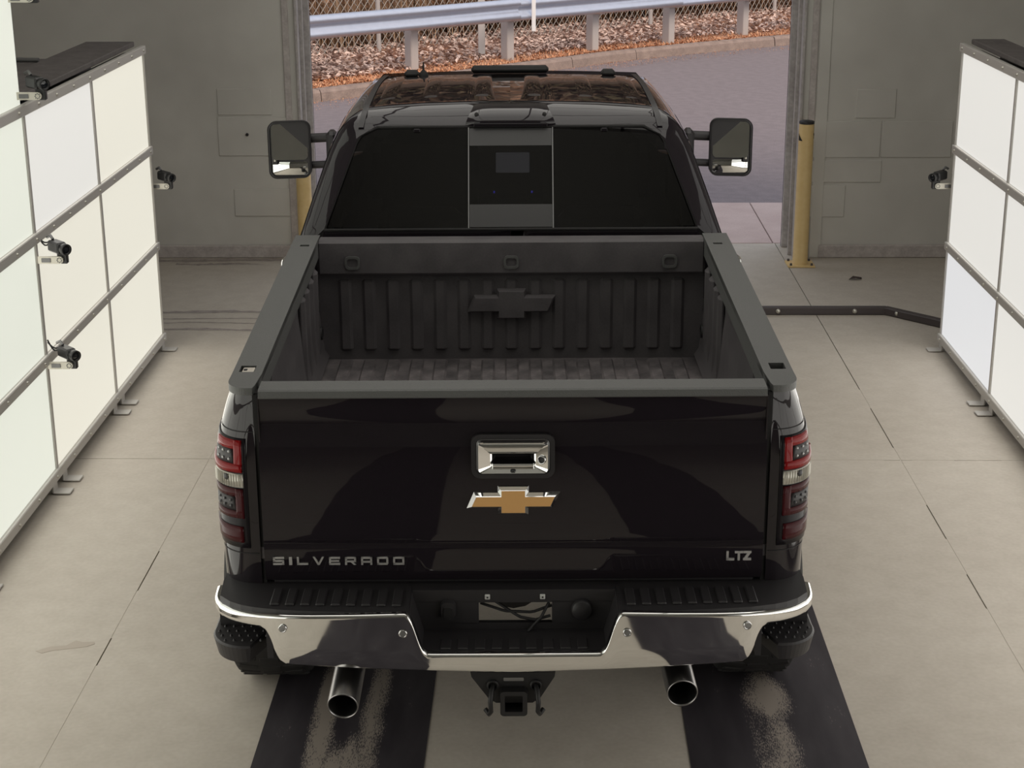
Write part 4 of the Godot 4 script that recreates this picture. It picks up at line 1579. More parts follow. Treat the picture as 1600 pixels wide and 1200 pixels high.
func bumper() -> void:
	var xs := []
	for i in 25:
		xs.append(0.287 * i / 24.0)
	for i in 12:
		xs.append(lerpf(0.290, 0.334, i / 11.0))
	for i in 24:
		xs.append(lerpf(0.345, 0.75, i / 23.0))
	for i in 10:
		xs.append(lerpf(0.754, 0.794, i / 9.0))
	for x in [0.81, 0.83, 0.85, 0.87, 0.89, 0.91, 0.925, 0.94, 0.95, 0.96, 0.967, 0.973, 0.978, 0.981, 0.984]:
		xs.append(x)
	var pts := []
	for i in xs.size():
		pts.append(-xs[xs.size() - 1 - i])
	for i in range(1, xs.size()):
		pts.append(xs[i])
	var zf := func(x: float) -> float:
		var a := absf(x)
		var z := 0.0
		for d in [-0.02, -0.007, 0.007, 0.02]:
			z += lerp_table(BUMP, clampf(a + d, -0.02, 0.984)) / 4.0
		return z if a < 0.95 else lerp_table(BUMP, a)
	var s := begin()
	var rings := []
	for x in pts:
		var z: float = zf.call(x)
		var nx: float = (zf.call(x - 0.01) - zf.call(x + 0.01)) / 0.02
		var nrm := Vector3(nx, 0, 1).normalized()
		var top := 0.0
		var low := 0.0
		for d in [-0.014, -0.009, -0.004, 0.004, 0.009, 0.014]:
			top += bump_top(x + d) / 6.0
			low += bump_low(x + d) / 6.0
		var ring := []
		for q in [[0, 0.013, 0.030], [0, 0.016, 0.018], [0, 0.015, 0.009], [0, 0.0125, 0.0035], [0, 0.008, 0.0005], [0, 0.005, 0.0], [0, 0.0, 0.0], [0.3, 0, 0.0], [0.6, 0, 0.0], [1, 0.008, 0.002], [1, 0.004, 0.005], [1, 0.0, 0.012], [1, 0.002, 0.03]]:
			var y: float = lerpf(top - 0.016, low, q[0]) + q[1]
			ring.append(Vector3(x, y, z) - nrm * q[2])
		rings.append(ring)
	loft(s, rings)
	var bp := part(TR, "rear_bumper", s, M.chrome, "polished chrome rear step bumper")
	# parking sensors
	for p in [[-0.735, 0.744], [-0.352, 0.735], [0.358, 0.735], [0.742, 0.745]]:
		var sn := Vector3((zf.call(p[0] - 0.01) - zf.call(p[0] + 0.01)) / 0.02, 0, 1).normalized()
		var c := Vector3(p[0], p[1], zf.call(p[0])) - sn * 0.001
		s = begin()
		lathe(s, [[0.0135, 0.0], [0.0135, 0.006], [0.0115, 0.0075], [0.0095, 0.006]], c, sn, 20)
		var r := part(bp, "sensor_ring", s, M.chrome_soft)
		s = begin()
		lathe(s, [[0.0, 0.0065], [0.0095, 0.006]], c, sn, 20)
		part(bp, "parking_sensor", s, M.steel)
	# plastic top pad
	s = begin()
	for sg in [-1.0, 1.0]:
		var poly := PackedVector2Array()
		poly.append(Vector2(sg * 0.326, 0.0))
		poly.append(Vector2(sg * 0.326, 0.256))
		for i in 16:
			var x := lerpf(0.36, 0.958, i / 15.0)
			poly.append(Vector2(sg * x, zf.call(x) - 0.016))
		poly.append(Vector2(sg * 0.966, 0.0))
		poly.append(Vector2(sg * 0.962, -0.10))
		poly.append(Vector2(sg * 0.80, -0.10))
		poly.append(Vector2(sg * 0.80, 0.0))
		extrude(s, poly, Vector3(0, 0.755, 0), Vector3.RIGHT, Vector3.BACK, Vector3(0, 0.043, 0), 0.006)
	box(s, Vector3(0, 0.785, 0.034), Vector3(0.70, 0.026, 0.10), 0.004)
	box(s, Vector3(0, 0.805, 0.008), Vector3(1.58, 0.018, 0.03), 0.006)
	var pad := part(TR, "bumper_step_pad", s, M.black_plastic, "black plastic step pad")
	var tm := begin()
	box(tm, Vector3.ZERO, Vector3(0.030, 0.010, 0.12), 0.004)
	var tread := done(tm)
	for sg in [-1.0, 1.0]:
		for k in 9:
			var x: float = sg * (0.375 + 0.049 * k)
			put(pad, "tread_block", tread, M.black_plastic, Transform3D(Basis.IDENTITY, Vector3(x, 0.801, 0.15 - 0.016 * k / 9.0)))
	# centre recess: side cheeks, lower step, back wall with the plate opening
	s = begin()
	for sg in [-1.0, 1.0]:
		var q := PackedVector2Array()
		for p in [[0.335, 0.800], [0.290, 0.640], [0.330, 0.640], [0.350, 0.800]]:
			q.append(Vector2(p[0] * sg, p[1]))
		extrude(s, q, Vector3(0, 0, 0.06), Vector3.RIGHT, Vector3.UP, Vector3(0, 0, 0.195))
	box(s, Vector3(0, 0.648, 0.165), Vector3(0.60, 0.020, 0.17), 0.004)
	# back wall as a frame round the opening (x -.115...135, y .68-.755)
	box(s, Vector3(0, 0.7775, 0.080), Vector3(0.66, 0.045, 0.02))
	box(s, Vector3(0, 0.664, 0.080), Vector3(0.62, 0.036, 0.02))
	box(s, Vector3(-0.220, 0.719, 0.080), Vector3(0.21, 0.08, 0.02))
	box(s, Vector3(0.225, 0.719, 0.080), Vector3(0.20, 0.08, 0.02))
	var rec := part(TR, "licence_recess", s, M.black_plastic)
	for k in 9:
		s = begin()
		box(s, Vector3(-0.22 + 0.055 * k, 0.660, 0.20), Vector3(0.034, 0.008, 0.07), 0.003)
		part(rec, "tread_block", s, M.black_plastic)
	for x in [-0.086, 0.094]:
		s = begin()
		box(s, Vector3(x, 0.776, 0.092), Vector3(0.017, 0.017, 0.008), 0.002)
		var cl := part(rec, "plate_clip", s, M.white_clip, "small white square plate clip")
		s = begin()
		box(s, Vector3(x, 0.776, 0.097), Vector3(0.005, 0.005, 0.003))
		part(rec, "clip_hole_shade", s, M.dark_steel)  # small dark square painted for the shaded hole in the clip
	s = begin()
	extrude(s, rrect(-0.215, 0.733, 0.052, 0.068, 0.02), Vector3(0, 0, 0.088), Vector3.RIGHT, Vector3.UP, Vector3(0, 0, 0.022), 0.004)
	part(rec, "trailer_socket", s, M.black_plastic)
	s = begin()
	extrude(s, rrect(-0.215, 0.728, 0.034, 0.046, 0.012), Vector3(0, 0, 0.108), Vector3.RIGHT, Vector3.UP, Vector3(0, 0, 0.006), 0.003)
	part(rec, "socket_cover", s, M.dark_steel)
	s = begin()
	lathe(s, [[0.034, 0.0], [0.034, 0.020], [0.030, 0.024], [0.0, 0.024]], Vector3(0.222, 0.732, 0.088), Vector3.BACK, 24)
	part(rec, "spare_wheel_lock_cover", s, M.black_plastic)
	for w in [[[-0.11, 0.735, 0.05], [-0.03, 0.715, 0.07], [0.06, 0.715, 0.08], [0.125, 0.735, 0.07]], [[-0.06, 0.74, 0.05], [0.02, 0.70, 0.085], [0.07, 0.692, 0.09], [0.12, 0.705, 0.085]], [[0.115, 0.745, 0.07], [0.09, 0.705, 0.095], [0.06, 0.672, 0.10], [0.045, 0.660, 0.11]]]:
		s = begin()
		var c3 := Curve3D.new()
		for k in w.size():
			var p := Vector3(w[k][0], w[k][1], w[k][2])
			var a: Array = w[maxi(k - 1, 0)]
			var b: Array = w[mini(k + 1, w.size() - 1)]
			var tg := Vector3(b[0] - a[0], b[1] - a[1], b[2] - a[2]) / 6.0
			c3.add_point(p, -tg, tg)
		var bp2 := []
		for k in 17:
			bp2.append(c3.sample_baked(c3.get_baked_length() * k / 16.0))
		tube(s, bp2, 0.005, 8)
		part(rec, "wiring", s, M.dark_steel)
	# corner foot steps
	for sg in [-1.0, 1.0]:
		s = begin()
		var poly := PackedVector2Array()
		poly.append(Vector2(sg * 0.778, 0.02))
		for i in 15:
			var a := lerpf(1.75, -0.15, i / 14.0)
			poly.append(Vector2(sg * (0.868 + cos(a) * 0.118), 0.085 + sin(a) * 0.128))
		poly.append(Vector2(sg * 0.985, -0.02))
		extrude(s, poly, Vector3(0, 0.655, 0), Vector3.RIGHT, Vector3.BACK, Vector3(0, -0.055, 0), 0.012)
		extrude(s, poly, Vector3(0, 0.655, 0), Vector3.RIGHT, Vector3.BACK, Vector3(0, 0.006, 0), 0.006)
		# cavity wall behind the step
		box(s, Vector3(sg * 0.87, 0.69, 0.02), Vector3(0.20, 0.12, 0.06))
		box(s, Vector3(sg * 0.785, 0.675, 0.13), Vector3(0.02, 0.11, 0.16))
		var fs := part(TR, "corner_step", s, M.black_plastic, "black corner foot step with studs")
		var nub := begin()
		lathe(nub, [[0.0, 0.008], [0.003, 0.007], [0.006, 0.0]], Vector3.ZERO, Vector3.UP, 6)
		var nm := done(nub)
		for i in 6:
			for j in 4:
				var px: float = 0.806 + 0.029 * i + (0.014 if j % 2 else 0.0)
				var pz: float = 0.065 + 0.034 * j
				if Vector2((px - 0.868) / 0.112, (pz - 0.085) / 0.122).length() < 0.96:
					put(fs, "grip_stud", nm, M.black_plastic, Transform3D(Basis.IDENTITY, Vector3(sg * px, 0.66, pz)))
	# closing panel under the bumper
	s = begin()
	for sg in [-1.0, 1.0]:
		box(s, Vector3(sg * 0.52, 0.73, -0.02), Vector3(0.62, 0.13, 0.03))
	part(TR, "rear_valance", s, M.black_plastic)

func exhaust_and_hitch() -> void:
	for k in 2:
		var tip := Vector3(-0.549, 0.492, 0.300) if k == 0 else Vector3(0.540, 0.514, 0.268)
		var back := tip + (Vector3(0.012, 0.055, -0.26) if k == 0 else Vector3(-0.012, 0.035, -0.26))
		var ax := (tip - back).normalized()
		var L := tip.distance_to(back)
		var s := begin()
		lathe(s, [[0.050, 0.0], [0.0505, L - 0.004], [0.0495, L], [0.0465, L - 0.001], [0.0455, L - 0.01], [0.044, 0.02], [0.040, -0.25], [0.0, -0.26]], back, ax, 32)
		var t := part(TR, "exhaust_tip", s, M.tip_steel, "polished round exhaust tip")
		s = begin()
		tube(s, [back + ax * 0.0, back - ax * 0.27, Vector3(back.x * 0.85, 0.58, -0.6), Vector3(back.x * 0.7, 0.55, -1.6)], 0.0505, 14, false)
		part(t, "exhaust_pipe", s, M.dark_steel)
	# hitch
	var s := begin()
	var pl := P2([[-0.150, 0.600], [-0.140, 0.540], [-0.085, 0.462], [-0.06, 0.445], [0.06, 0.445], [0.085, 0.462], [0.132, 0.540], [0.140, 0.600]])
	extrude(s, pl, Vector3(0, 0, 0.185), Vector3.RIGHT, Vector3.UP, Vector3(0, 0, 0.012), 0.001)
	box(s, Vector3(0, 0.585, 0.17), Vector3(0.26, 0.05, 0.09), 0.01)
	var h := part(TR, "hitch_receiver", s, M.dark_steel, "black trailer hitch receiver")
	s = begin()
	var o := []
	var i2 := []
	for p in rrect(-0.002, 0.462, 0.088, 0.088, 0.012):
		o.append(Vector3(p.x, p.y, -0.06))
	for p in rrect(-0.002, 0.462, 0.058, 0.058, 0.004):
		i2.append(Vector3(p.x, p.y, -0.06))
	frame(s, o, i2, Vector3(0, 0, 0.295))
	part(h, "receiver_tube", s, M.dark_steel)
	s = begin()
	extrude(s, rrect(-0.002, 0.532, 0.066, 0.012, 0.003), Vector3(0, 0, 0.197), Vector3.RIGHT, Vector3.UP, Vector3(0, 0, 0.0015))
	part(h, "maker_label", s, M.steel)
	for sg in [-1.0, 1.0]:
		s = begin()
		tube(s, [Vector3(sg * 0.070, 0.510, 0.195), Vector3(sg * 0.074, 0.500, 0.225), Vector3(sg * 0.078, 0.470, 0.24), Vector3(sg * 0.076, 0.435, 0.235), Vector3(sg * 0.082, 0.415, 0.215), Vector3(sg * 0.095, 0.425, 0.20)], 0.008, 10)
		part(h, "chain_loop", s, M.dark_steel)
		s = begin()
		lathe(s, [[0.020, 0.0], [0.019, 0.012], [0.014, 0.012], [0.013, 0.0]], Vector3(sg * 0.070, 0.512, 0.195), Vector3.BACK, 14)
		part(h, "loop_collar", s, M.dark_steel)
	# frame and underbody
	s = begin()
	box(s, Vector3(0, 0.55, -0.04), Vector3(1.2, 0.08, 0.12), 0.01)
	for sg in [-1.0, 1.0]:
		box(s, Vector3(sg * 0.45, 0.66, -2.6), Vector3(0.09, 0.18, 5.2), 0.01)
	box(s, Vector3(0, 0.80, -3.0), Vector3(1.66, 0.14, 5.6))
	box(s, Vector3(0, 0.43, -0.95), Vector3(1.3, 0.12, 0.12), 0.03)
	box(s, Vector3(0, 0.43, -4.85), Vector3(1.3, 0.12, 0.12), 0.03)
	lathe(s, [[0.0, -0.2], [0.12, -0.16], [0.18, 0.0], [0.12, 0.16], [0.0, 0.2]], Vector3(0, 0.43, -0.95), Vector3.BACK, 16)
	part(TR, "chassis_frame", s, M.dark_steel)

# cab: width and fore-aft position by height
const CAB_X := [[1.38, 0.972], [1.44, 0.950], [1.60, 0.895], [1.75, 0.840], [1.83, 0.808], [1.88, 0.782], [1.92, 0.752], [1.95, 0.718], [1.97, 0.682]]

func cab_back(y: float) -> float:
	return lerp_table([[1.38, -2.17], [1.45, -2.18], [1.49, -2.20], [1.91, -2.40], [1.95, -2.445], [1.975, -2.49], [1.992, -2.55]], y)

func cab_front(y: float) -> float:
	return lerp_table([[1.20, -4.95], [1.38, -4.72], [1.90, -4.02], [1.97, -3.88], [2.01, -3.72]], y)

# outline of the right half from belt to roof centre: [x, y]
func cab_outline() -> Array:
	var o := []
	for q in [1.38, 1.42, 1.46, 1.52, 1.60, 1.68, 1.75, 1.80, 1.84, 1.88, 1.905, 1.925, 1.945, 1.96]:
		o.append(Vector2(lerp_table(CAB_X, q), q))
	for q in [[0.672, 1.973], [0.645, 1.979], [0.55, 1.986], [0.4, 1.993], [0.2, 1.998], [0.0, 2.0]]:
		o.append(Vector2(q[0], q[1]))
	return o

func cab_point(o: Vector2, t: float, sg: float) -> Vector3:
	var zb := cab_back(o.y) - lerpf(0.085, 0.045, smoothstep(1.88, 1.97, o.y))
	var zf := cab_front(o.y)
	var z := lerpf(zb, zf, t)
	var roof := smoothstep(1.90, 1.99, o.y)
	var crown := 0.012 * sin(PI * clampf(t * 1.15, 0, 1)) - 0.030 * pow(t, 4.0)
	var x := o.x * (1.0 - 0.03 * t * t + (0.012 * sin(PI * t)))
	return Vector3(sg * x, o.y + roof * crown, z)

func cab() -> void:
	var outl := cab_outline()
	var s := begin()
	for sg in [-1.0, 1.0]:
		var rings := []
		for i in 33:
			var t := pow(i / 32.0, 1.2)
			var ring := []
			for o in outl:
				ring.append(cab_point(o, t, sg))
			rings.append(ring)
		loft(s, rings)
		# rear face: from the shell edge inwards to the window opening
		var a := []
		var b := []
		var c := []
		var d := []
		for k in outl.size():
			var o: Vector2 = outl[k]
			a.append(cab_point(o, 0.0, sg))
			var w := win_point(k, outl.size())
			var bx := o.x - 0.012 if o.y < 1.965 else o.x
			var by := o.y - (0.0 if o.y < 1.96 else 0.006)
			b.append(Vector3(sg * maxf(bx, 0.0), by, cab_back(o.y) - lerpf(0.048, 0.010, smoothstep(1.86, 1.96, o.y))))
			var q := Vector2(maxf(bx, 0), by).lerp(w, 0.35)
			c.append(Vector3(sg * q.x, q.y, cab_back(q.y) + lerpf(-0.020, 0.006, smoothstep(1.86, 1.96, o.y))))
			d.append(Vector3(sg * w.x, w.y, cab_back(w.y) - 0.002))
		loft(s, [a, b, c, d])
		# below the window
		var lo := []
		var hi := []
		for k in 9:
			var x := k / 8.0
			hi.append(Vector3(sg * 0.83 * x, 1.49, cab_back(1.49) - 0.002))
			lo.append(Vector3(sg * 0.95 * x, 1.10, -2.17))
		loft(s, [hi, lo])
	var cb := part(TR, "cab_shell", s, M.paint)
	# rear window: two fixed panes, sliding centre pane, grey bands, black surround line
	for w in [[-1.0, -0.1885], [-0.1875, 0.1875], [0.1885, 1.0]]:
		s = begin()
		var rings := []
		for j in 13:
			var y := lerpf(1.492, 1.908, j / 12.0)
			var hw := win_half(y)
			var ring := []
			for i in 13:
				var x := clampf(lerpf(maxf(w[0], -hw), minf(w[1], hw), i / 12.0), -hw, hw)
				ring.append(Vector3(x, y, cab_back(y) + 0.004 - 0.05 * x * x))
			rings.append(ring)
		loft(s, rings)
		var pane := part(TR, "rear_window_pane", s, M.rear_glass, "dark tinted rear window glass")
		if w[0] > -0.5 and w[1] < 0.5:
			for yy in [[1.497, 1.590], [1.833, 1.905]]:
				s = begin()
				var r1 := []
				var r2 := []
				for i in 9:
					var x := lerpf(-0.184, 0.184, i / 8.0)
					r1.append(Vector3(x, yy[0], cab_back(yy[0]) + 0.0065))
					r2.append(Vector3(x, yy[1], cab_back(yy[1]) + 0.0065))
				loft(s, [r1, r2])
				part(pane, "frosted_band", s, M.glass_band, "grey band across the centre pane")
	s = begin()
	for x in [-0.188, 0.188]:
		var p := []
		for j in 9:
			var y := lerpf(1.492, 1.908, j / 8.0)
			p.append(Vector3(x, y, cab_back(y) + 0.004))
		tube(s, p, 0.0028, 6)
	part(TR, "window_divider", s, M.steel)
	s = begin()
	var gask := []
	for sg in [-1.0, 1.0]:
		var g := []
		for k in outl.size():
			var w := win_point(k, outl.size())
			g.append(Vector3(sg * w.x, w.y, cab_back(w.y) + 0.003 - 0.03 * w.x * w.x))
		tube(s, g, 0.007, 6)
	tube(s, [Vector3(-0.83, 1.487, -2.194), Vector3(0.83, 1.487, -2.194)], 0.007, 6)
	part(TR, "window_seal", s, M.rubber)
	# third brake lamp pod in the header
	s = begin()
	var rings3 := []
	for q in [[1.913, -2.388, 0.205], [1.925, -2.372, 0.203], [1.945, -2.376, 0.196], [1.965, -2.40, 0.186], [1.985, -2.46, 0.172], [1.994, -2.53, 0.165]]:
		var ring := []
		for i in 15:
			var x := lerpf(-1, 1, i / 14.0)
			var e := pow(absf(x), 6.0)
			ring.append(Vector3(x * q[2], q[0] - 0.006 * e, q[1] - 0.03 * e))
		rings3.append(ring)
	loft(s, rings3)
	var pod := part(TR, "brake_lamp_pod", s, M.paint)
	for x in [-0.152, 0.152]:
		s = begin()
		lathe(s, [[0.0, 0.004], [0.009, 0.003], [0.010, -0.01]], Vector3(x, 1.965, -2.408), Vector3(0, 0.5, 0.85).normalized(), 12)
		part(pod, "screw_cover", s, M.rubber)
	s = begin()
	box(s, Vector3(0, 1.923, -2.374), Vector3(0.33, 0.016, 0.012), 0.003)
	part(pod, "brake_lens", s, M.smoked_lens)
	for x in [-0.42, 0.42]:
		s = begin()
		box(s, Vector3(x, 1.896, -2.402), Vector3(0.03, 0.018, 0.03), 0.004)
		part(TR, "cargo_lamp", s, M.smoked_lens)
	# roof ribs and ditch mouldings
	for x in [-0.57, -0.372, -0.132, 0.112, 0.352, 0.57]:
		s = begin()
		var rings4 := []
		for i in 17:
			var z := lerpf(-2.66, -3.72, i / 16.0)
			var e := minf(1.0, minf(i, 16 - i) / 1.5)
			var ring := []
			for q in [[-0.046, -0.004], [-0.036, 0.001], [-0.024, 0.0035], [0.0, 0.004], [0.024, 0.0035], [0.036, 0.001], [0.046, -0.004]]:
				var xx: float = x + q[0]
				ring.append(Vector3(xx, roof_y(xx, z) - 0.004 + (q[1] + 0.004) * e, z))
			rings4.append(ring)
		loft(s, rings4)
		part(cb, "roof_rib", s, M.paint)
	for sg in [-1.0, 1.0]:
		s = begin()
		var a := []
		var b := []
		for i in 21:
			var t := i / 20.0
			var p: Vector3
			if t < 0.15:
				var y := lerpf(1.912, 1.985, t / 0.15)
				p = Vector3(sg * lerpf(0.672, 0.655, t / 0.15), y, cab_back(y) + 0.010)
			else:
				var z := lerpf(-2.56, -3.85, (t - 0.15) / 0.85)
				p = Vector3(sg * 0.655, roof_y(0.655, z) + 0.006, z)
			a.append(p - Vector3(0.013, 0, 0))
			b.append(p + Vector3(0.013, 0, 0))
		loft(s, [a, b])
		part(TR, "ditch_moulding", s, M.black_plastic)
	# marker lamps and aerial at the front of the roof
	for q in [[0.0, 0.41, -3.86], [-0.515, 0.075, -3.74], [0.515, 0.075, -3.74]]:
		s = begin()
		box(s, Vector3(q[0], roof_y(q[0], q[2]) + 0.012, q[2]), Vector3(q[1], 0.034, 0.09), 0.014)
		part(TR, "roof_marker_lamp", s, M.rubber)
	s = begin()
	var ay := roof_y(0.45, -3.72)
	lathe(s, [[0.026, 0.0], [0.025, 0.012], [0.012, 0.026], [0.006, 0.034], [0.004, 0.07], [0.0, 0.074]], Vector3(-0.452, ay - 0.002, -3.72), Vector3.UP, 14)
	part(TR, "roof_aerial", s, M.rubber)
	# windscreen and side glass
	s = begin()
	var rw := []
	for j in 7:
		var y := lerpf(1.40, 1.955, j / 6.0)
		var hw := lerp_table(CAB_X, y) * 0.95
		var ring := []
		for i in 13:
			var x := lerpf(-hw, hw, i / 12.0)
			ring.append(Vector3(x, y, cab_front(y) - 0.10 * (1.0 - (x / hw) * (x / hw))))
		rw.append(ring)
	loft(s, rw)
	part(TR, "windscreen", s, M.rear_glass)
	for sg in [-1.0, 1.0]:
		for w in [[0.10, 0.40], [0.45, 0.84]]:
			s = begin()
			var rr := []
			for j in 7:
				var y := lerpf(1.47, 1.86, j / 6.0)
				var ring := []
				for i in 9:
					var p := cab_point(Vector2(lerp_table(CAB_X, y), y), lerpf(w[0], w[1], i / 8.0), sg)
					ring.append(p + Vector3(sg * 0.005, 0.001, 0))
				rr.append(ring)
			loft(s, rr)
			part(TR, "side_window", s, M.rear_glass)
		# doors and fenders
		s = begin()
		var rf := []
		for i in 61:
			var z := lerpf(-2.165, -5.62, i / 60.0)
			var nose := smoothstep(-5.1, -5.65, z)
			var low := arch_low(z, 0.56)
			var topy := lerpf(1.385, 1.27, smoothstep(-4.7, -5.6, z))
			var ring := []
			for q in [[0.0, 0.985], [0.12, 1.0], [0.35, 1.0], [0.6, 0.995], [0.8, 1.004], [0.93, 0.99], [1.0, 0.968]]:
				ring.append(Vector3(sg * (q[1] - 0.12 * nose * nose), lerpf(low, topy, q[0]), z))
			rf.append(ring)
		loft(s, rf)
		part(TR, "door_side", s, M.paint)
		for z in [-2.42, -3.45]:
			s = begin()
			tube(s, [Vector3(sg * 1.0, 1.285, z - 0.10), Vector3(sg * 1.035, 1.29, z - 0.08), Vector3(sg * 1.045, 1.292, z), Vector3(sg * 1.035, 1.29, z + 0.08), Vector3(sg * 1.0, 1.285, z + 0.10)], 0.015, 10)
			part(TR, "door_handle", s, M.chrome)
		s = begin()
		box(s, Vector3(sg * 0.98, 0.47, -3.3), Vector3(0.12, 0.05, 2.0), 0.02)
		part(TR, "running_board", s, M.black_plastic)
	# hood and nose
	s = begin()
	var hr := []
	for i in 13:
		var z := lerpf(-4.6, -5.72, i / 12.0)
		var ring := []
		for k in 15:
			var x := lerpf(-0.97, 0.97, k / 14.0)
			var e := x / 0.97
			ring.append(Vector3(x * (1.0 - 0.09 * smoothstep(-5.1, -5.7, z)), lerpf(1.44, 1.30, smoothstep(-4.6, -5.75, z)) - 0.06 * e * e * e * e, z + 0.08 * e * e * smoothstep(-5.0, -5.7, z)))
		hr.append(ring)
	loft(s, hr)
	part(TR, "hood", s, M.paint)
	s = begin()
	box(s, Vector3(0, 0.98, -5.66), Vector3(1.76, 0.62, 0.14), 0.05)
	part(TR, "grille", s, M.black_plastic)
	s = begin()
	box(s, Vector3(0, 0.60, -5.72), Vector3(1.9, 0.22, 0.2), 0.05)
	part(TR, "front_bumper", s, M.chrome)
	# interior: seats, dash, added glowing panel for a reflection
	s = begin()
	box(s, Vector3(0, 1.15, -3.6), Vector3(1.80, 0.04, 2.9))
	box(s, Vector3(0, 1.32, -4.55), Vector3(1.70, 0.36, 0.3), 0.06)
	part(TR, "dashboard", s, M.seat)
	for x in [-0.42, 0.0, 0.42]:
		s = begin()
		box(s, Vector3(x, 1.27, -2.58), Vector3(0.40, 0.48, 0.14), 0.05)
		part(TR, "rear_seat_back", s, M.seat)
	for x in [-0.42, 0.42]:
		s = begin()
		box(s, Vector3(x, 1.40, -3.55), Vector3(0.50, 0.62, 0.16), 0.06)
		box(s, Vector3(x, 1.78, -3.56), Vector3(0.26, 0.17, 0.10), 0.04)
		part(TR, "front_seat_back", s, M.seat)
	s = begin()
	box(s, Vector3(0.011, 1.602, -3.2), Vector3(0.168, 0.098, 0.03), 0.004)  # emissive box added inside the cab to draw a window reflection
	part(TR, "reflection_panel", s, M.reflection_glow, "dim glowing rectangle added for a reflection in the rear window")
	for x in [-0.083, 0.107]:  # emissive dots added to draw tiny blue reflections
		s = begin()
		box(s, Vector3(x, 1.453, -3.2), Vector3(0.008, 0.011, 0.008), 0.002)
		part(TR, "blue_reflection_dot", s, M.blue_glow, "tiny glowing blue dot added as a reflection")

func win_half(y: float) -> float:
	var hw := lerpf(0.832, 0.668, (y - 1.49) / 0.42)
	if y > 1.845:
		var k := (y - 1.845) / 0.065
		hw -= 0.07 * (1.0 - sqrt(maxf(0.0, 1.0 - k * k)))
	return hw

# window outline point k of n (matching the cab outline): up the side, then along the top to the centre
func win_point(k: int, n: int) -> Vector2:
	var side := 13
	if k <= side:
		var y := lerpf(1.49, 1.91, float(k) / side)
		return Vector2(win_half(y), y)
	var t := float(k - side) / (n - 1 - side)
	return Vector2(lerpf(win_half(1.91), 0.0, t), 1.91 + 0.002 * sin(t * PI / 2))

func roof_y(x: float, z: float) -> float:
	var o := lerp_table([[0.0, 2.0], [0.2, 1.998], [0.4, 1.993], [0.55, 1.986], [0.645, 1.979], [0.672, 1.973]], absf(x))
	var zb := cab_back(o) - 0.045
	var t := clampf((z - zb) / (cab_front(o) - zb), 0, 1)
	var crown := 0.012 * sin(PI * clampf(t * 1.15, 0, 1)) - 0.030 * pow(t, 4.0)
	return o + smoothstep(1.90, 1.99, o) * crown

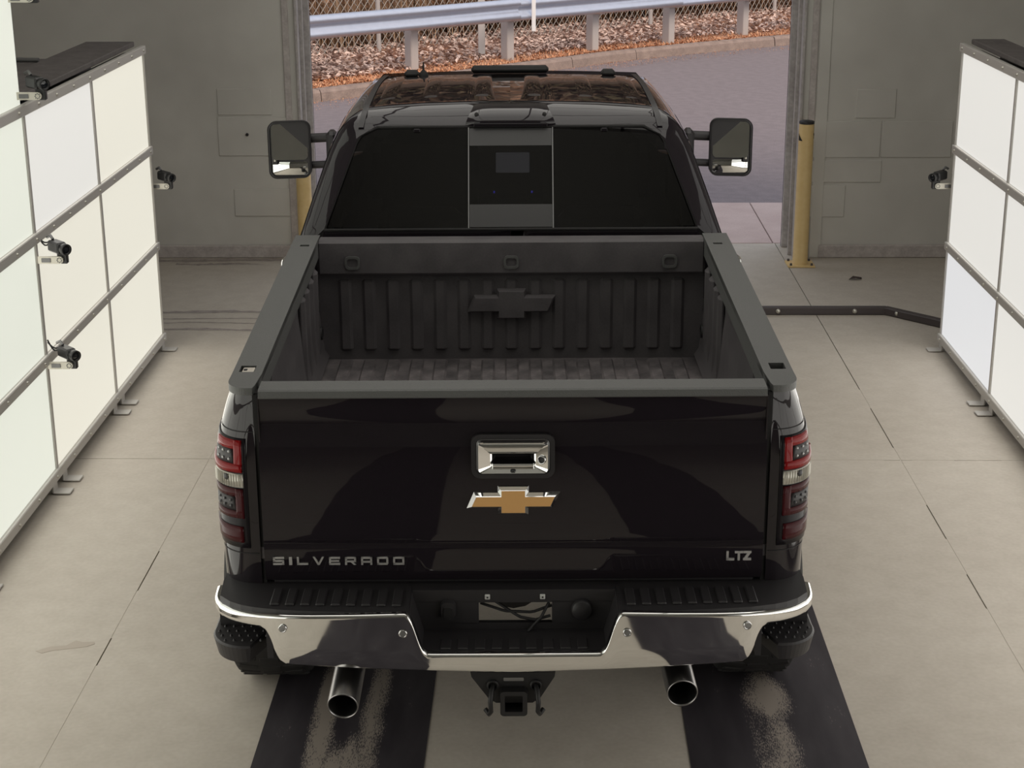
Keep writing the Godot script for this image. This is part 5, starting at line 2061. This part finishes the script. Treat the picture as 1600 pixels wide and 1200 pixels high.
func mirrors() -> void:
	for sg in [-1.0, 1.0]:
		var c := Vector3(sg * 1.222, 1.515, -4.10)
		var s := begin()
		# housing
		var rings := []
		for q in [[0.0, 0.985, 0.0], [0.006, 1.0, 0.0], [-0.03, 1.0, 0.0], [-0.09, 0.93, 0.0], [-0.13, 0.72, 0.0], [-0.145, 0.3, 0.0]]:
			var ring := []
			for p in rrect(0, 0, 0.236, 0.318, 0.045, 6):
				ring.append(c + Vector3(sg * p.x * q[1], p.y * q[1] - sg * 0.0 + p.x * -0.03, q[0]))
			rings.append(ring)
		loft(s, rings, true)
		fan(s, rings[-1], c + Vector3(0, 0, -0.147), c)
		# inner lip
		var lip := []
		var floor_ := []
		for p in rrect(0, 0, 0.236, 0.318, 0.045, 6):
			lip.append(c + Vector3(sg * p.x * 0.92, p.y * 0.94 - p.x * 0.03, 0.002))
			floor_.append(c + Vector3(sg * p.x * 0.92, p.y * 0.94 - p.x * 0.03, -0.008))
		loft(s, [rings[0], lip, floor_], true, false)
		fan(s, floor_, c + Vector3(0, 0, -0.008), c + Vector3(0, 0, -0.1))
		var h := part(TR, "towing_mirror", s, M.black_plastic, "black towing mirror on two arms")
		# glass: large upper, small lower
		var tilt := Basis(Vector3.UP, -sg * 0.10) * Basis(Vector3.RIGHT, -0.11)
		s = begin()
		extrude(s, rrect(0, 0, 0.198, 0.196, 0.022), c + Vector3(0, 0.043, -0.006), tilt.x, tilt.y, tilt.z * 0.004)
		part(h, "mirror_glass", s, M.mirror, "flat upper mirror glass")
		s = begin()
		var rr := []
		for j in 7:
			var v := lerpf(-1, 1, j / 6.0)
			var ring := []
			for i in 9:
				var u := lerpf(-1, 1, i / 8.0)
				ring.append(c + Vector3(u * 0.097, -0.104 + v * 0.036, 0.001 - 0.006 * u * u - 0.004 * v * v))
			rr.append(ring)
		loft(s, rr)
		part(h, "spotter_glass", s, M.mirror, "convex lower mirror glass")
		s = begin()
		box(s, c + Vector3(sg * 0.082, -0.047, 0.004), Vector3(0.036, 0.068, 0.014), 0.006)
		part(h, "signal_bezel", s, M.black_plastic)
		s = begin()
		box(s, c + Vector3(sg * 0.082, -0.047, 0.012), Vector3(0.012, 0.034, 0.005), 0.002)
		part(h, "signal_lens", s, M.reverse_lens)
		for y in [[0.055, 0.026], [-0.095, 0.021]]:
			s = begin()
			tube(s, [c + Vector3(-sg * 0.08, y[0], -0.05), c + Vector3(-sg * 0.20, y[0] + 0.005, -0.05), Vector3(sg * 0.93, c.y + y[0] + 0.008, -4.14)], y[1], 12)
			part(h, "mirror_arm", s, M.black_plastic)
		s = begin()
		box(s, Vector3(sg * 0.99, c.y - 0.02, -4.15), Vector3(0.06, 0.24, 0.10), 0.02)
		part(h, "mirror_foot", s, M.black_plastic)

func wheels() -> void:
	for z in [-0.95, -4.85]:
		for sg in [-1.0, 1.0]:
			var c := Vector3(sg * 0.925, 0.40, z)
			var ax := Vector3(sg, 0, 0)
			var s := begin()
			lathe(s, [[0.23, -0.13], [0.27, -0.145], [0.36, -0.15], [0.385, -0.135], [0.398, -0.11], [0.399, 0.0], [0.398, 0.11], [0.385, 0.135], [0.36, 0.15], [0.27, 0.145], [0.23, 0.13]], c, ax, 48)
			var t := part(TR, "tyre", s, M.rubber)
			var tm := begin()
			box(tm, Vector3.ZERO, Vector3(0.075, 0.008, 0.03), 0.003)
			var tread := done(tm)
			for k in 36:
				var a := TAU * k / 36.0
				for j in 3:
					var bs := Basis(Vector3.RIGHT, a + (0.05 if j == 1 else 0.0)) * Basis(Vector3.UP, 0.3 * (j - 1))
					var off := Vector3((j - 1) * 0.085, 0, 0)
					put(t, "tread_block", tread, M.rubber, Transform3D(bs, c + off + (Basis(Vector3.RIGHT, a + (0.05 if j == 1 else 0.0)) * Vector3.UP) * 0.3965))
			s = begin()
			lathe(s, [[0.235, -0.12], [0.22, 0.10], [0.235, 0.135], [0.245, 0.138], [0.20, 0.09], [0.07, 0.11], [0.0, 0.112]], c, ax, 32)
			part(TR, "wheel_rim", s, M.chrome_soft)
